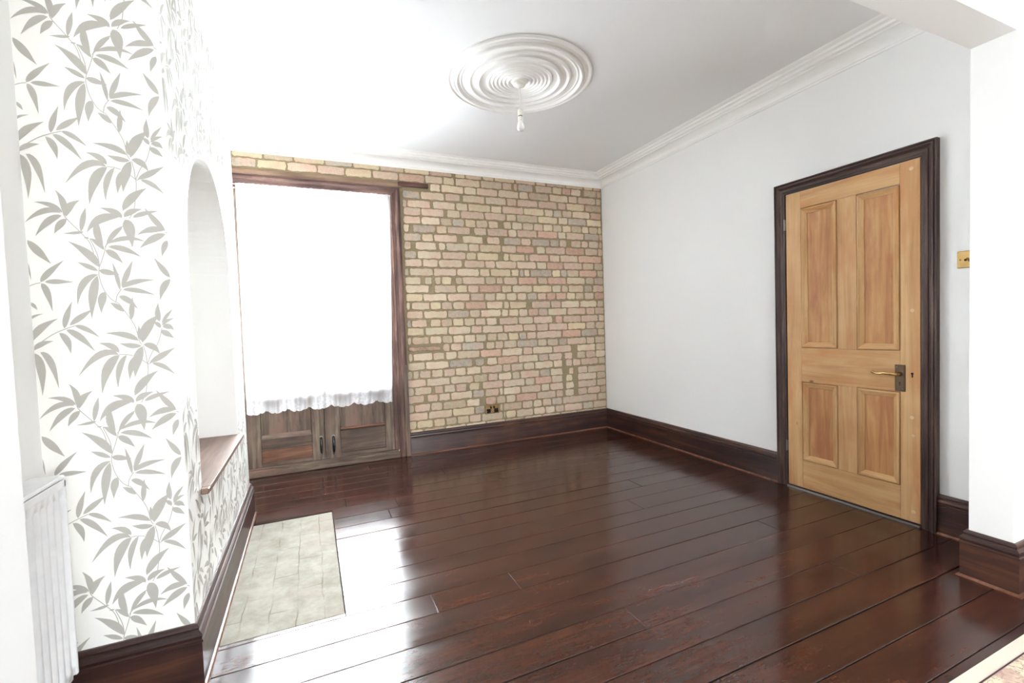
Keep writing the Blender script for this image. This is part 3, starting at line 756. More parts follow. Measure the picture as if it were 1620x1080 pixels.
STEMS = [[(-0.269,1.575),(-0.262,1.559),(-0.23,1.518),(-0.209,1.484),(-0.197,1.421)],[(-0.209,2.092),(-0.194,2.045),(-0.19,2.006)],[(-0.169,2.079),(-0.175,2.055),(-0.183,2.028),(-0.191,2.003),(-0.192,1.995)],[(-0.192,1.995),(-0.193,1.979),(-0.186,1.942),(-0.171,1.91),(-0.155,1.894)],[(-0.156,1.894),(-0.149,1.891),(-0.138,1.872),(-0.12,1.839),(-0.109,1.811),(-0.102,1.77),(-0.096,1.757)],[(-0.155,1.896),(-0.151,1.916),(-0.139,1.937)],[(-0.084,1.668),(-0.09,1.62),(-0.095,1.595),(-0.107,1.569)],[(-0.084,1.694),(-0.084,1.672),(-0.086,1.652)],[(-0.128,1.537),(-0.149,1.508),(-0.174,1.477)],[(-0.04,1.807),(-0.052,1.762),(-0.072,1.726),(-0.084,1.694)],[(-0.092,1.752),(-0.087,1.725),(-0.084,1.694),(-0.074,1.697)],[(-0.103,1.712),(-0.084,1.694)],[(-0.156,1.728),(-0.137,1.727),(-0.12,1.722)],[(-0.26,1.823),(-0.285,1.813),(-0.312,1.799),(-0.339,1.778)],[(-0.333,1.955),(-0.345,1.952),(-0.361,1.944)],[(-0.015,1.531),(-0.008,1.526)],[(-0.009,1.967),(-0.014,1.968)]]
REP, WID = .592, .372
def leaf_quads(L, n=9):
    bs, bz, ms, mz, ts, tz, wd = L
    cs, cz_ = 2 * ms - (bs + ts) / 2, 2 * mz - (bz + tz) / 2
    P = lambda t: ((1 - t) ** 2 * bs + 2 * t * (1 - t) * cs + t * t * ts, (1 - t) ** 2 * bz + 2 * t * (1 - t) * cz_ + t * t * tz)
    rows = []
    for i in range(n + 1):
        t = i / n
        x, z_ = P(t); x2, z2 = P(min(1, t + .01)); x1, z1 = P(max(0, t - .01))
        dx, dz = x2 - x1, z2 - z1; d = math.hypot(dx, dz) or 1
        h_ = wd * .54 * (math.sin(PI * min(1, t ** .85 * 1.0)) ** .85) * (1 if t < .6 else 1 - .35 * (t - .6) / .4) + .0002
        rows.append(((x - dz / d * h_, z_ + dx / d * h_), (x + dz / d * h_, z_ - dx / d * h_)))
    return [(rows[i][0], rows[i + 1][0], rows[i + 1][1], rows[i][1]) for i in range(n)]
def stem_quads(pts, w_=.0011):
    # smooth the stem with a Catmull-Rom pass
    Q = []
    pp = [pts[0]] + list(pts) + [pts[-1]]
    for i in range(1, len(pp) - 2):
        for k3 in range(6):
            t = k3 / 6
            q_ = []
            for c_ in (0, 1):
                p0, p1, p2, p3 = pp[i - 1][c_], pp[i][c_], pp[i + 1][c_], pp[i + 2][c_]
                q_.append(.5 * (2 * p1 + (p2 - p0) * t + (2 * p0 - 5 * p1 + 4 * p2 - p3) * t * t + (3 * p1 - p0 - 3 * p2 + p3) * t ** 3))
            Q.append(tuple(q_))
    Q.append(pts[-1])
    out_ = []
    prev = None
    for i in range(len(Q)):
        a_ = Q[max(0, i - 1)]; b_ = Q[min(len(Q) - 1, i + 1)]
        dx, dz = b_[0] - a_[0], b_[1] - a_[1]; d = math.hypot(dx, dz) or 1
        cur = ((Q[i][0] - dz / d * w_, Q[i][1] + dx / d * w_), (Q[i][0] + dz / d * w_, Q[i][1] - dx / d * w_))
        if prev: out_.append((prev[0], cur[0], cur[1], prev[1]))
        prev = cur
    return out_
tile = []; tile_id = []
for qs in [leaf_quads(L) for L in LEAVES] + [stem_quads(st) for st in STEMS]:
    tile_id += [(tile_id[-1] + 1) if tile_id else 0] * len(qs)
    tile += qs
EPS = .0005
k_min, k_max = -4, 3
for k3 in range(k_min, k_max + 1):
    for qi, q_ in enumerate(tile):
        EPS = .0003 + .000012 * tile_id[qi]
        # near side face: s runs 0 .. -0.359
        z_off = k3 * REP
        zs_ = [p[1] + z_off for p in q_]
        if min(zs_) < HS - .02 or max(zs_) > HC + .02: pass
        else:
            ss = [max(WL - WC + .001, min(-.0006, p[0])) for p in q_]
            if max(ss) - min(ss) > .0001:
                m.face([(WC + s_, YN - EPS, z_) for s_, z_ in zip(ss, zs_)], M['leaf'])
        # front face: the pattern carries on round the corner
        for c_ in range(0, 5):
            s0 = c_ * (WID + .0)
            zo = z_off + (REP / 2 if c_ % 2 == 0 else 0)
            zz_ = [p[1] + zo for p in q_]
            if min(zz_) < HS - .02 or max(zz_) > HC + .02: continue
            yy_ = [YN + s0 + WID + p[0] - .006 for p in q_]
            if min(yy_) < YN + .0006 or max(yy_) > YF - .0006: continue
            if any(in_niche(a2, b2, .002) for a2, b2 in zip(yy_, zz_)): continue
            m.face([(WC + EPS, a2, b2) for a2, b2 in zip(yy_, zz_)], M['leaf'])
struct(m.build('wall_chimney'), 'chimney breast papered with grey bamboo leaves on cream, arched niche', 'wall')

# piers and beam ------------------------------------------------------------
m = MB(); m.box(NX, 0, NY2, NY1, -.02, H, M['wall'], .002)
struct(m.build('wall_pier_right'), 'white square pier beside the pine door', 'wall')
m = MB(); m.box(WL, NLX, NY2, NY1, -.02, H, M['wall'], .002)
struct(m.build('wall_pier_left'), 'white pier edge at the far left in front of the radiator', 'wall')
m = MB(); m.box(NLX, NX, NY2, NY1, BZ, H, M['wall'], .002)
struct(m.build('wall_beam'), 'white beam crossing between the two rooms at upper right', 'wall')

# skirtings -----------------------------------------------------------------
SP = [(0, 0), (.022, 0), (.022, .150), (.0255, .153), (.0255, .159), (.021, .163), (.0225, .168), (.024, .174), (.0225, .181), (.017, .187), (.0125, .191), (.0125, .195), (.0145, .198), (.0125, .204), (.007, HS), (0, HS)]
BP = [(.022, .0), (.033, 0), (.0325, .005), (.029, .009), (.022, .011)]
def skirting(name, path, label):
    mats = []
    for a, b in zip(path[:-1], path[1:]):
        mats.append(M['skirt_x'] if abs(a[0] - b[0]) > abs(a[1] - b[1]) else M['skirt_y'])
    k_ = MB(); k_.sweep(path, SP, None, mats)
    o = k_.build(name)
    struct(o, label, 'skirting board')
    k_ = MB(); k_.sweep(path, BP, M['bead'])
    b_ = k_.build('beading', o); b_['label'] = 'thin lighter brown beading'
    return o
skirting('baseboard_back', [(0, 0), (-2.214, 0)][::1], 'dark brown skirting board below the brick wall') if False else None
# d is measured to the left of travel
skirting('baseboard_back', [(-.0, 0), (-2.215, 0)], 'dark brown skirting board along the foot of the brick wall')
skirting('baseboard_right', [(0, -2.086), (0, 0)], 'dark skirting board between room corner and pine door')
skirting('baseboard_pier', [(0, YB), (0, NY2), (NX, NY2), (NX, NY1), (0, NY1), (0, -2.988)][::1], 'dark skirting board wrapping the right-hand pier')
skirting('baseboard_chimney', [(WL, YF), (WC, YF), (WC, YN), (WL, YN)][::1], 'dark moulded skirting around the wallpapered chimney breast')
skirting('baseboard_alcove', [(WL, YN), (WL, NY1)], 'dark skirting board behind the radiator')

# cornice -------------------------------------------------------------------
CZ = H
CP = [(0, HC), (.006, HC), (.007, HC + .012), (.013, HC + .015), (.016, HC + .022)]
for i in range(1, 9):
    a = PI / 2 * i / 8
    CP.append((.016 + .075 * (1 - math.cos(a)), HC + .022 + .040 * math.sin(a)))
CP += [(.095, HC + .063), (.096, HC + .070), (.104, HC + .074), (.112, HC + .075), (.114, HC + .068), (.122, HC + .066), (.130, HC + .069), (.134, HC + .080), (.150, HC + .086), (.152, HC + .081), (.160, HC + .080), (.166, HC + .085), (.168, HC + .093), (.200, HC + .096), (.2086, H)]
m = MB()
m.sweep([(0, NY1), (0, 0), (WL, 0), (WL, YF), (WC, YF), (WC, YN), (WL, YN), (WL, NY1)], CP, M['plaster'], ends=False)
struct(m.build('trim_2'), 'white moulded plaster cornice round the ceiling', 'cornice')

#@@THINGS
# ------------------------------------------------------------------ FRENCH DOORS
Z = 'fr_z'
FY = .022         # leaf face plane (recessed a little behind the brick face)
def leaf_door(name, xa, xb, sl, sr, label, style):
    """xa..xb leaf, sl / sr stile widths"""
    e = empty(name, (xa, FY, .066))
    struct(e, label, 'door')
    zt = 2.36
    y0, y1 = FY, FY + .044
    for a, b, a2, b2 in ((xa, xa + sl, xa, xa + .034), (xb - sr, xb, xb - .034, xb)):
        k_ = MB(); k_.box(a, b, y0, y1, .068, .70, M['fr_z'], .003); k_.box(a2, b2, y0, y1, .7005, zt, M['fr_z'], .003)
        k_.build('stile', e)
    px0, px1 = xa + sl, xb - sr
    k_ = MB(); k_.box(px0, px1, y0, y1, .068, .10, M['fr_x'], .002); k_.build('bottom_rail', e)
    k_ = MB(); k_.box(xa + .035, xb - .035, y0, y1, zt - .032, zt, M['fr_x'], .002); k_.build('top_rail', e)
    k_ = MB(); k_.box(px0, px1, y0, y1, .635, .695, M['fr_x'], .002); k_.build('lock_rail', e)
    # lower panel, recessed, upright grain
    k_ = MB(); k_.box(px0, px1, y0 + .024, y1 - .006, .30, .635, M['fr_z']); k_.build('panel', e)
    k_ = MB()
    for a, b in ((px0 + .003, px0 + .016), (px1 - .016, px1 - .003)):
        k_.box(a, b, y0 + .006, y0 + .0235, .338, .635, M['fr_z'], .005)
    k_.build('panel_moulding', e)
    if style == 0:
        k_ = MB(); k_.box(px0, px1, y0 + .002, y1, .212, .298, M['fr_brown'], .003); k_.build('lower_board', e)
        k_ = MB(); k_.box(px0, px1, y0 + .006, y1, .101, .209, M['fr_red'], .003); o = k_.build('lower_board', e); o['label'] = 'reddish repaired board'
        k_ = MB(); k_.face([(px0, y0 + .002, .299), (px1, y0 + .002, .299), (px1 - .01, y0 + .019, .335), (px0 + .01, y0 + .019, .335)], M['fr_x'])
        k_.face([(px0, y0 + .019, .299), (px0, y0 + .002, .299), (px0 + .01, y0 + .019, .335)], M['fr_x'])
        k_.face([(px1, y0 + .002, .299), (px1, y0 + .019, .299), (px1 - .01, y0 + .019, .335)], M['fr_x'])
        k_.build('chamfered_ledge', e)
    else:
        k_ = MB(); k_.box(px0, px1, y0 + .010, y1, .101, .299, M['fr_brown'], .003); k_.build('lower_board', e)
        k_ = MB(); k_.tube([(px0 + .004, y0 + .008, .316), (px1 - .004, y0 + .008, .316)], .014, M['fr_red'], 12); o = k_.build('bead_rail', e); o['label'] = 'reddish rounded bead across the panel'
    k_ = MB(); k_.box(xa + .032, xb - .032, y0 + .019, y0 + .023, .698, zt - .030, M['glass']); k_.build('pane', e)
    return e
d2 = leaf_door('door_2', -3.545, -2.944, .112, .102, 'left leaf of the weathered wooden French doors, greyish chamfered ledge on its panel', 0)
d3 = leaf_door('door_3', -2.9405, -2.345, .124, .082, 'right leaf of the weathered wooden French doors, reddish bead on its panel', 1)
k_ = MB(); k_.box(-2.957, -2.925, FY + .046, FY + .056, .07, 2.35, M['fr_z'], .002); k_.build('meeting_bead', d2)
def pull(parent, x, zt, zb):
    k_ = MB()
    yb = FY - .0005
    k_.box(x - .012, x + .012, yb - .004, yb, zb - .006, zt + .006, M['steel'], .002)
    base = k_.build('door_pull', parent)
    base['label'] = 'black upright pull handle with chrome ends'
    k_ = MB()
    pts = [(x, yb - .002, zt - .01), (x, yb - .022, zt - .016), (x, yb - .030, zt - .035), (x, yb - .032, (zt + zb) / 2), (x, yb - .030, zb + .045), (x, yb - .028, zb + .03)]
    k_.tube(pts, [.010, .010, .0105, .0115, .010, .009], M['black'], 14)
    k_.build('grip', base)
    k_ = MB(); k_.tube([(x, yb - .028, zb + .034), (x, yb - .024, zb + .012), (x, yb - .002, zb + .004)], [.0088, .009, .0095], M['chrome'], 14)
    k_.build('chrome_ferrule', base)
pull(d2, -2.975, .268, .105); pull(d3, -2.874, .266, .100)

# frame + architrave, one surround
def mitred_surround(mb, inner, outer, profile, plane, sign, mv, mh):
    pass
fr = empty('trim_3', (ox1, 0, 0))
struct(fr, 'reddish brown moulded architrave framing the French doors', 'door surround')
# profile across the width (t: 0 inner .. 1 outer, p: projection)
AP = [(0, -.018), (0, .010), (.10, .012), (.13, .016), (.22, .016), (.25, .011), (.55, .012), (.60, .017), (.66, .022), (.74, .026), (.84, .027), (.90, .023), (.93, .027), (1.0, .027), (1.0, .0)]
xi, xo, zi, zo = -2.309, -2.216, 2.385, 2.466
k_ = MB()
k2 = MB()
pr = [(xi + (xo - xi) * t, -p, zi + (zo - zi) * t) for t, p in AP]
for a, b in zip(pr[:-1], pr[1:]):
    k_.face([(a[0], a[1], 0.0), (b[0], b[1], 0.0), (b[0], b[1], b[2]), (a[0], a[1], a[2])], M['fr_frame'])
    k2.face([(a[0], a[1], a[2]), (b[0], b[1], b[2]), (-3.681, b[1], b[2]), (-3.681, a[1], a[2])], M['fr_frame_x'])
k3 = MB()
for a, b in zip(pr[:-1], pr[1:]):
    mirr = lambda x: -3.588 - (x - xi)
    k3.face([(mirr(a[0]), a[1], 0.0), (mirr(b[0]), b[1], 0.0), (mirr(b[0]), b[1], b[2]), (mirr(a[0]), a[1], a[2])], M['fr_frame'])
k3.build('side_architrave', fr)
k_.build('side_architrave', fr); k2.build('head_architrave', fr)
k_ = MB(); k_.box(-2.345, -2.306, FY - .012, .12, .066, 2.40, M['fr_frame'], .003); k_.build('door_jamb', fr)
k_ = MB(); k_.box(-3.585, -3.548, FY - .012, .12, .066, 2.40, M['fr_frame'], .003); k_.build('door_jamb', fr)
k_ = MB(); k_.box(-3.585, -2.306, FY - .012, .12, 2.365, 2.40, M['fr_frame_x'], .003); k_.build('door_head', fr)
k_ = MB(); k_.box(-3.60, -2.309, -.03, .10, 0.0, .058, M['fr_x'], .005)
k_.box(-3.60, -2.320, -.012, .10, .0582, .066, M['fr_x'], .002)
k_.build('threshold', fr)
k_ = MB(); k_.box(-2.252, -2.212, -.033, .004, 0, .845, M['fr_z'], .003); o = k_.build('edge_strip', fr); o['label'] = 'greyer upright strip at the lower outer edge'

# ------------------------------------------------------------------ LACE CURTAINS
def curtain(xl_t, xr_t, xl_b, xr_b, label, ph, cl, cr):
    """top z 2.38, hem about .54, scalloped"""
    nx, nz = 150, 120
    k_ = MB()
    me_rows = []
    lace_vals = []; emb_vals = []
    for j in range(nz + 1):
        t = j / nz
        row = []
        for i in range(nx + 1):
            s = i / nx
            # scallops: broad lobes with little pointed steps
            sc_ = abs(math.sin((s * 3.3 + ph) * PI)) ** .6 * .032 + abs(math.sin((s * 9.9 + ph) * PI)) ** .7 * .010
            zb = .562 - sc_
            zz = 2.383 + (zb - 2.383) * t
            xx = (xl_t + (xr_t - xl_t) * s) * (1 - t) + (xl_b + (xr_b - xl_b) * s) * t
            amp = .004 + .006 * t
            yy = -.055 + amp * math.sin(s * 43 + ph * 5 + .7 * math.sin(s * 11)) + .004 * math.sin(s * 97 + t * 3)
            row.append((xx, yy, zz))
            band = max(0, 1 - abs(zz - 2.0 + .02 * math.sin(s * 19 + ph)) / .055)
            band *= .5 + .5 * math.sin(s * 24 + ph * 3)
            hem = max(0, min(1, (.645 + .05 * math.sin(s * 13 + ph) - zz) / .10))
            edge = 0
            if cl: edge = max(edge, max(0, 1 - s / .10) * (zz < 1.1))
            if cr: edge = max(edge, max(0, 1 - (1 - s) / .10) * (zz < 1.1))
            lace_vals.append(max(band * .6, hem * .9, edge * .4))
            emb_vals.append(min(1, band * 1.5))
        me_rows.append(row)
    k_.grid(me_rows, M['lace'], smooth=True)
    o = k_.build('lace_curtain', origin=(xl_t, -.055, 2.383))
    a = o.data.attributes.new('lace', 'FLOAT', 'POINT')
    a.data.foreach_set('value', lace_vals)
    a = o.data.attributes.new('emb', 'FLOAT', 'POINT')
    a.data.foreach_set('value', emb_vals)
    tag(o, label, 'curtain', 'net curtains over the French doors')
    return o
curtain(-3.508, -2.985, -3.518, -2.990, 'left white net curtain with scalloped lace hem, nearest the chimney breast', .15, False, True)
curtain(-2.990, -2.306, -2.992, -2.368, 'right white net curtain with scalloped lace hem, nearest the bare bricks', .4, True, False)
k_ = MB(); k_.tube([(-3.56, -.055, 2.372), (-2.306, -.055, 2.372)], .003, M['gloss_white'], 8)
tag(k_.build('curtain_wire', origin=(-3.56, -.055, 2.372)), 'thin white wire the net curtains hang from', 'curtain wire')

# ------------------------------------------------------------------ PINE DOOR
ya, yb = -2.9125, -2.157       # right / left edge as seen
zb_, zt_ = .018, 2.000
DX = -.004                     # face plane
d1 = empty('door_1', (0, (ya + yb) / 2, 0))
struct(d1, 'stripped orange pine four-panel door in a dark frame', 'door')
def yb_box(k_, y0, y1, z0, z1, mat, x0=DX, x1=.0, bev=.0015): k_.box(x0, x1, y0, y1, z0, z1, mat, bev)
T = .012
P_ = [(-2.488, -2.258, .966, 1.890), (-2.820, -2.598, .966, 1.884), (-2.487, -2.260, .206, .739), (-2.820, -2.597, .206, .736)]
DXF = DX - T                    # front face of the framing
k_ = MB(); k_.box(DXF, .0, -2.2575, yb, zb_, zt_, M['pine_v'], .0012); k_.build('stile', d1)
k_ = MB(); k_.box(DXF, .0, ya, -2.8205, zb_, zt_, M['pine_v'], .0012); k_.build('stile', d1)
k_ = MB(); k_.box(DXF, .0, -2.820, -2.258, 1.888, zt_, M['pine_h'], .0012); k_.build('top_rail', d1)
k_ = MB(); k_.box(DXF, .0, -2.820, -2.258, .7375, .966, M['pine_h'], .0012); k_.build('lock_rail', d1)
k_ = MB(); k_.box(DXF, .0, -2.820, -2.258, zb_, .206, M['pine_h'], .0012); k_.build('bottom_rail', d1)
k_ = MB(); k_.box(DXF, .0, -2.5975, -2.488, .9665, 1.8875, M['pine_v'], .0012); k_.build('muntin', d1)
k_ = MB(); k_.box(DXF, .0, -2.5970, -2.487, .2065, .737, M['pine_v'], .0012); k_.build('muntin', d1)
for (y0, y1, z0, z1) in P_:
    z1 = min(z1, 1.8875) if z1 > 1 else .737
    k_ = MB(); k_.box(-.003, .0, y0, y1, z0, z1, M['pine_panel']); pn = k_.build('panel', d1)
    # moulding frame: stepped profile (inset from outer edge, x)
    prof = [(.0035, -.003), (.0035, DXF - .001), (.006, DXF - .006), (.013, DXF - .007), (.018, DXF - .002), (.024, DXF + .001), (.030, DXF + .006), (.036, DXF + .008), (.038, -.004)]
    k_ = MB()
    for (i0, xx0), (i1, xx1) in zip(prof[:-1], prof[1:]):
        A = [(y0 + i0, z0 + i0), (y1 - i0, z0 + i0), (y1 - i0, z1 - i0), (y0 + i0, z1 - i0)]
        B = [(y0 + i1, z0 + i1), (y1 - i1, z0 + i1), (y1 - i1, z1 - i1), (y0 + i1, z1 - i1)]
        for t in range(4):
            u = (t + 1) % 4
            k_.face([(xx0, *A[t]), (xx0, *A[u]), (xx1, *B[u]), (xx1, *B[t])], M['pine_h'] if t in (0, 2) else M['pine_v'])
    k_.build('panel_moulding', d1)
# dark grooves where panels meet rails (shadow gap kept as real recess) and filled screw spots
k_ = MB()
for yy, zz in ((-2.872, 1.955), (-2.876, 1.19), (-2.874, .60), (-2.880, .075), (-2.878, .50)):
    k_.lathe([(0, -.0006), (.010, -.0006), (.0115, .0006)], plain('pale_filler', lin(226, 196, 150), .6), (DXF, yy, zz), 14, 'x')
o = k_.build('filler_spot', d1); o['label'] = 'pale round filler spots on the lock side'
# lock plate and lever
k_ = MB(); k_.box(DXF - .004, DXF, -2.846, -2.795, .740, .889, M['bronze'], .002)
k_.box(DXF - .006, DXF - .004, -2.840, -2.801, .746, .883, M['bronze'], .0015)
pl = k_.build('handle_plate', d1); pl['label'] = 'aged bronze handle plate'
k_ = MB()
pts = [(DXF - .006, -2.820, .838), (DXF - .035, -2.820, .838), (DXF - .046, -2.812, .838), (DXF - .050, -2.795, .840), (DXF - .050, -2.765, .842), (DXF - .048, -2.745, .838), (DXF - .046, -2.725, .837), (DXF - .045, -2.710, .841), (DXF - .045, -2.702, .846)]
k_.tube(pts, [.009, .0085, .0085, .0085, .0075, .006, .006, .007, .0085], M['brass'], 14)
k_.build('lever', pl)
k_ = MB(); k_.lathe([(0.012, 0), (.012, -.004), (.010, -.008), (0, -.008)], M['bronze'], (DXF - .006, -2.820, .838), 20, 'x'); k_.build('lever_rose', pl)
k_ = MB(); k_.lathe([(0, -.0065), (.0045, -.0065), (.0045, 0)], M['hole'], (DXF, -2.820, .788), 14, 'x'); k_.box(DXF - .0066, DXF - .004, -2.8225, -2.8175, .772, .787, M['hole']); k_.build('keyhole', pl)
k_ = MB()
for zz in (.876, .753):
    k_.lathe([(0, -.0075), (.003, -.0072), (.004, -.006)], M['steel'], (DXF, -2.806 if zz > .8 else -2.834, zz), 10, 'x')
k_.build('plate_screw', pl)
k_ = MB(); k_.lathe([(0, -.001), (.006, -.001), (.006, 0)], M['hole'], (DXF, -2.876, .843), 14, 'x'); k_.box(DXF - .001, DXF, -2.8795, -2.8735, .822, .842, M['hole'])
o = k_.build('keyhole', d1); o['label'] = 'old bare keyhole in the pine'
for zz in (1.80, .285):
    k_ = MB()
    k_.box(-.024, -.004, -2.1555, -2.146, zz - .035, zz + .035, M['steel'], .002)
    k_.tube([(-.026, -2.1515, zz - .037), (-.026, -2.1515, zz + .037)], .0045, M['steel'], 10)
    k_.build('hinge', d1)

# architrave of the pine door
tr4 = empty('trim_4', (0, -2.537, 0))
struct(tr4, 'dark brown moulded architrave around the pine door', 'door surround')
AP2 = [(0, 0.0), (0, .018), (.16, .018), (.20, .022), (.42, .022), (.46, .018), (.52, .020), (.60, .028), (.70, .033), (.80, .034), (.86, .029), (.90, .034), (1.0, .034), (1.0, 0)]
yo1, yi1, yi2, yo2, zi2, zo2 = -2.0837, -2.150, -2.9165, -2.9895, 2.005, 2.0759
kl, kr, kh = MB(), MB(), MB()
q = [(-p, yi1 + (yo1 - yi1) * t, zi2 + (zo2 - zi2) * t, yi2 + (yo2 - yi2) * t) for t, p in AP2]
for a, b in zip(q[:-1], q[1:]):
    kl.face([(a[0], a[1], 0), (b[0], b[1], 0), (b[0], b[1], b[2]), (a[0], a[1], a[2])], M['arch_z'])
    kr.face([(a[0], a[3], 0), (b[0], b[3], 0), (b[0], b[3], b[2]), (a[0], a[3], a[2])], M['arch_z'])
    kh.face([(a[0], a[1], a[2]), (b[0], b[1], b[2]), (b[0], b[3], b[2]), (a[0], a[3], a[2])], M['arch_y'])
kl.build('side_architrave', tr4); kr.build('side_architrave', tr4); kh.build('head_architrave', tr4)
k_ = MB(); k_.box(-.026, .0, yi2 - .002, yi1 + .002, 0, .0125, M['arch_y'], .002); k_.build('door_threshold', tr4)
k_ = MB(); k_.box(-.030, -.0262, yi2 + .004, yi1 - .004, 0, .011, M['steel'], .001); o = k_.build('threshold_strip', tr4); o['label'] = 'pale metal strip'

# ------------------------------------------------------------------ CEILING ROSE + PENDANT
RC = (-1.725, -1.587)
prof = [(.462, 0), (.462, -.006), (.455, -.012), (.445, -.012), (.440, -.007), (.432, -.007), (.425, -.013), (.415, -.014)]
def ridge(r0, r1, base, amp, n=6):
    return [(r0 + (r1 - r0) * i / n, base - amp * math.sin(PI * i / n)) for i in range(n + 1)]
prof += ridge(.412, .385, -.010, .016)
prof += ridge(.380, .365, -.008, .006)
prof += [(.362, -.008), (.330, -.007)]
prof += ridge(.328, .305, -.008, .013)
prof += [(.300, -.008), (.275, -.009)]
prof += ridge(.272, .245, -.009, .018)
prof += [(.242, -.008), (.212, -.010)]
for r0 in (.208, .183, .158, .133, .108, .083):
    prof += ridge(r0, r0 - .022, -.010, .012 if r0 > .1 else .016, 6)
prof += [(.058, -.012), (.050, -.020), (0, -.020)]
k_ = MB(); k_.lathe(prof, M['plaster'], (RC[0], RC[1], H), 96)
tag(k_.build('ceiling_rose', origin=(RC[0], RC[1], H)), 'large round white plaster ceiling rose of concentric rings', 'ceiling rose')
pe = empty('pendant_light', (RC[0], RC[1], H - .02))
tag(pe, 'bare light bulb hanging on a short white flex under the ceiling rose', 'lamp')
k_ = MB(); k_.lathe([(.040, 0), (.042, -.006), (.038, -.018), (.022, -.024), (.008, -.028), (0, -.028)], M['white_plastic'], (RC[0], RC[1], H - .02), 32); k_.build('ceiling_cup', pe)
k_ = MB(); k_.tube([(RC[0], RC[1], H - .046), (RC[0], RC[1], 2.552)], .0035, M['white_plastic'], 8); k_.build('flex', pe)
k_ = MB(); k_.lathe([(0, 2.566), (.006, 2.566), (.012, 2.558), (.0165, 2.556), (.0165, 2.532), (.0175, 2.530), (.0175, 2.522), (0.014, 2.521)], M['white_plastic'], (RC[0], RC[1], 0), 24); hd = k_.build('bulb_holder', pe)
k_ = MB(); k_.lathe([(.0135, 2.523), (.0135, 2.514), (.0155, 2.513)], M['steel'], (RC[0], RC[1], 0), 24); k_.build('holder_ring', hd)
k_ = MB(); k_.lathe([(.0155, 2.513), (.016, 2.492), (.013, 2.490)], M['white_plastic'], (RC[0], RC[1], 0), 24); k_.build('holder_skirt', hd)
k_ = MB(); k_.lathe([(.012, 2.495), (.013, 2.485), (.018, 2.474), (.023, 2.460), (.0245, 2.448), (.022, 2.436), (.016, 2.428), (.008, 2.4245), (0, 2.4235)], M['bulb'], (RC[0], RC[1], 0), 24); k_.build('light_bulb', pe)

# ------------------------------------------------------------------ SOCKET
k_ = MB(); k_.box(-1.458, -1.312, -.016, -.006, .303, .389, M['brass'], .003)
so = k_.build('wall_socket', origin=(-1.385, -.006, .346))
tag(so, 'double brass wall socket with black inserts low on the brick wall', 'socket')
for cx in (-1.425, -1.345):
    k_ = MB(); k_.box(cx - .021, cx + .021, -.0185, -.0162, .312, .352, M['black'], .001)
    sx = k_.build('socket_insert', so)
    sx.location = (0, 0, 0)
for cx in (-1.402, -1.368):
    k_ = MB(); k_.box(cx - .008, cx + .008, -.021, -.0162, .355, .378, M['black'], .0015)
    k_.build('rocker_switch', so).location = (0, 0, 0)

# ------------------------------------------------------------------ LIGHT SWITCH
k_ = MB(); k_.box(-.007, .0, -3.147, -3.061, 1.393, 1.479, M['brass'], .003)
sw = k_.build('light_switch', origin=(0, -3.104, 1.436))
tag(sw, 'square brass light switch on the white wall between pine door and pier', 'light switch')
k_ = MB(); k_.tube([(-.007, -3.102, 1.437), (-.014, -3.102, 1.436), (-.026, -3.102, 1.431)], [.007, .0045, .006], M['brass'], 12)
k_.build('toggle', sw).location = (0, 0, 0)
k_ = MB(); k_.lathe([(0, -.0085), (.0035, -.0082), (.004, -.007)], M['brass'], (0, -3.075, 1.436), 12, 'x')
k_.build('plate_screw', sw).location = (0, 0, 0)

# ------------------------------------------------------------------ NICHE SHELF
k_ = MB(); k_.box(WC - ND + .002, -3.402, -2.219, -1.2345, .5885, .610, M['shelf'], .001)
k_.box(WC + .001, -3.402, -2.255, -2.2195, .5885, .610, M['shelf'], .003)
tag(k_.build('niche_shelf', origin=(WC, nyc, .5885)), 'brown wooden shelf board at the foot of the arched niche', 'shelf')

# ------------------------------------------------------------------ RADIATOR
ry0, ry1, rz0, rz1 = -3.20, -2.598, .211, .809
rad = empty('radiator', (WL, (ry0 + ry1) / 2, rz0))
tag(rad, 'white fluted panel radiator on the alcove wall at far left', 'radiator')
rx = -3.680
k_ = MB()
# fluted front panel
nfl = int((ry1 - ry0 - .03) / .0333)
zs = [rz0 + .012, rz0 + .045, rz0 + .052, rz1 - .060, rz1 - .052, rz1 - .012]
rows = []
yl = []
n = nfl * 8
for i in range(n + 1):
    yl.append(ry0 + .015 + (ry1 - ry0 - .03) * i / n)
def fl_x(i, zi_):
    a = (i / 8.0) % 1.0
    d = 0.0 if a < .35 else -.009 * math.sin(PI * (a - .35) / .65) ** .6
    return rx + (0 if zi_ in (0, 1, 4, 5) else d) - (.010 if zi_ in (0,) else 0)
for j in range(6):
    rows.append([(fl_x(i, j), yl[i], zs[j]) for i in range(n + 1)])
k_.grid(rows, M['gloss_white'], smooth=True)
k_.box(rx - .014, rx - .012, ry0 + .004, ry1 - .004, rz0 + .006, rz1 - .012, M['gloss_white'])
k_.build('front_panel', rad)
k_ = MB()
k_.box(rx - .075, rx - .0005, ry0, ry1, rz1 - .012, rz1, M['gloss_white'], .003)
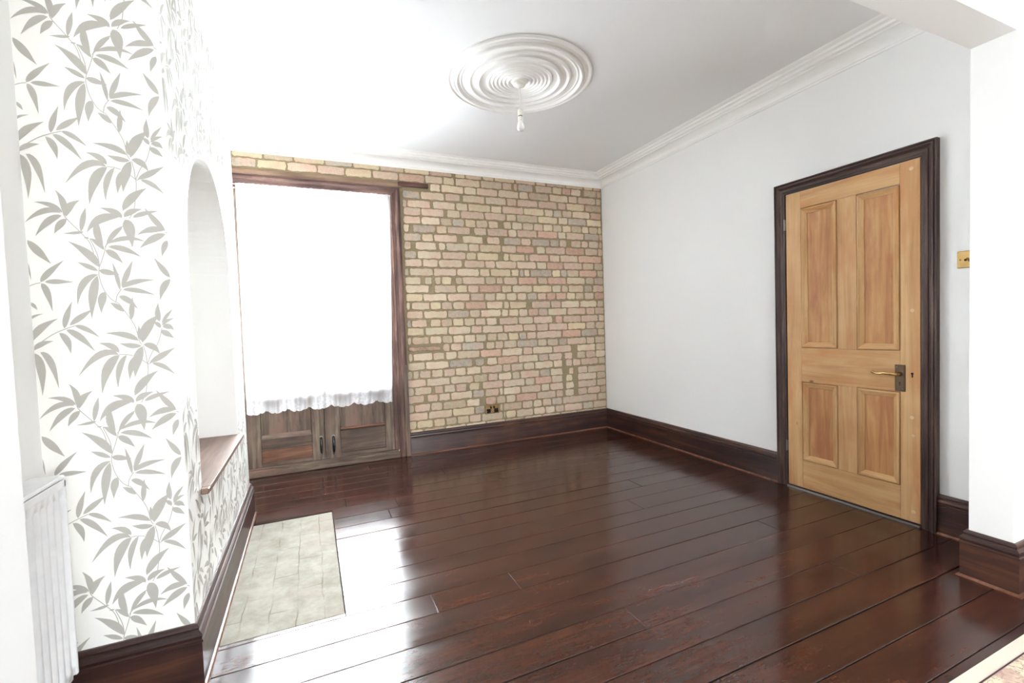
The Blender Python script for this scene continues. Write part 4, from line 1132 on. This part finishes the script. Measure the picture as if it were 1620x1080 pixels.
k_.box(rx - .004, rx + .001, ry0, ry1, rz1 - .035, rz1 - .0125, M['gloss_white'], .002)
o = k_.build('top_grille', rad)
k_ = MB()
for y_ in (ry0, ry1 - .012):
    k_ = MB()
    k_.box(rx - .075, rx + .001, y_, y_ + .012, rz0 + .02, rz1 - .0125, M['gloss_white'], .003)
    k_.build('side_panel', rad)
k_ = MB(); k_.box(WL + .001, rx - .078, ry0 + .02, ry1 - .02, rz0 + .03, rz1 - .05, M['gloss_white'], .003); k_.build('rear_panel', rad)
k_ = MB(); k_.tube([(rx - .04, ry1 + .001, rz0 + .05), (rx - .04, ry1 + .03, rz0 + .05), (rx - .04, ry1 + .03, .0)], .0075, M['gloss_white'], 10)
k_.lathe([(0, .075), (.013, .072), (.015, .05), (.015, .02), (.011, .015), (.011, 0)], M['white_plastic'], (rx - .04, ry1 + .03, rz0 + .02), 16)
k_.build('valve', rad)

# ------------------------------------------------------------------ RUG
gx0, gx1, gy0, gy1 = -2.45, -.12, -5.6, -3.540
k_ = MB()
k_.box(gx0, gx1, gy0, gy1, 0.0008, .008, M['rug_border'], .003)
rg = k_.build('area_rug', origin=((gx0 + gx1) / 2, (gy0 + gy1) / 2, 0))
tag(rg, 'cream rug with a floral field and pale plain border', 'rug')
k_ = MB()
b0 = .043
k_.box(gx0 + b0 + .006, gx1 - b0 - .006, gy0 + b0 + .006, gy1 - b0 - .006, .0082, .0098, M['rug_field'])
fo = k_.build('floral_field', rg); fo.location = (0, 0, 0)
k_ = MB()
def ring(i0, i1, z_):
    A = [(gx0 + i0, gy0 + i0), (gx1 - i0, gy0 + i0), (gx1 - i0, gy1 - i0), (gx0 + i0, gy1 - i0)]
    B = [(gx0 + i1, gy0 + i1), (gx1 - i1, gy0 + i1), (gx1 - i1, gy1 - i1), (gx0 + i1, gy1 - i1)]
    for t in range(4):
        u = (t + 1) % 4
        k_.face([(*A[t], z_), (*A[u], z_), (*B[u], z_), (*B[t], z_)], M['rug_line'])
ring(b0, b0 + .0045, .0090)
k_.build('border_line', rg).location = (0, 0, 0)
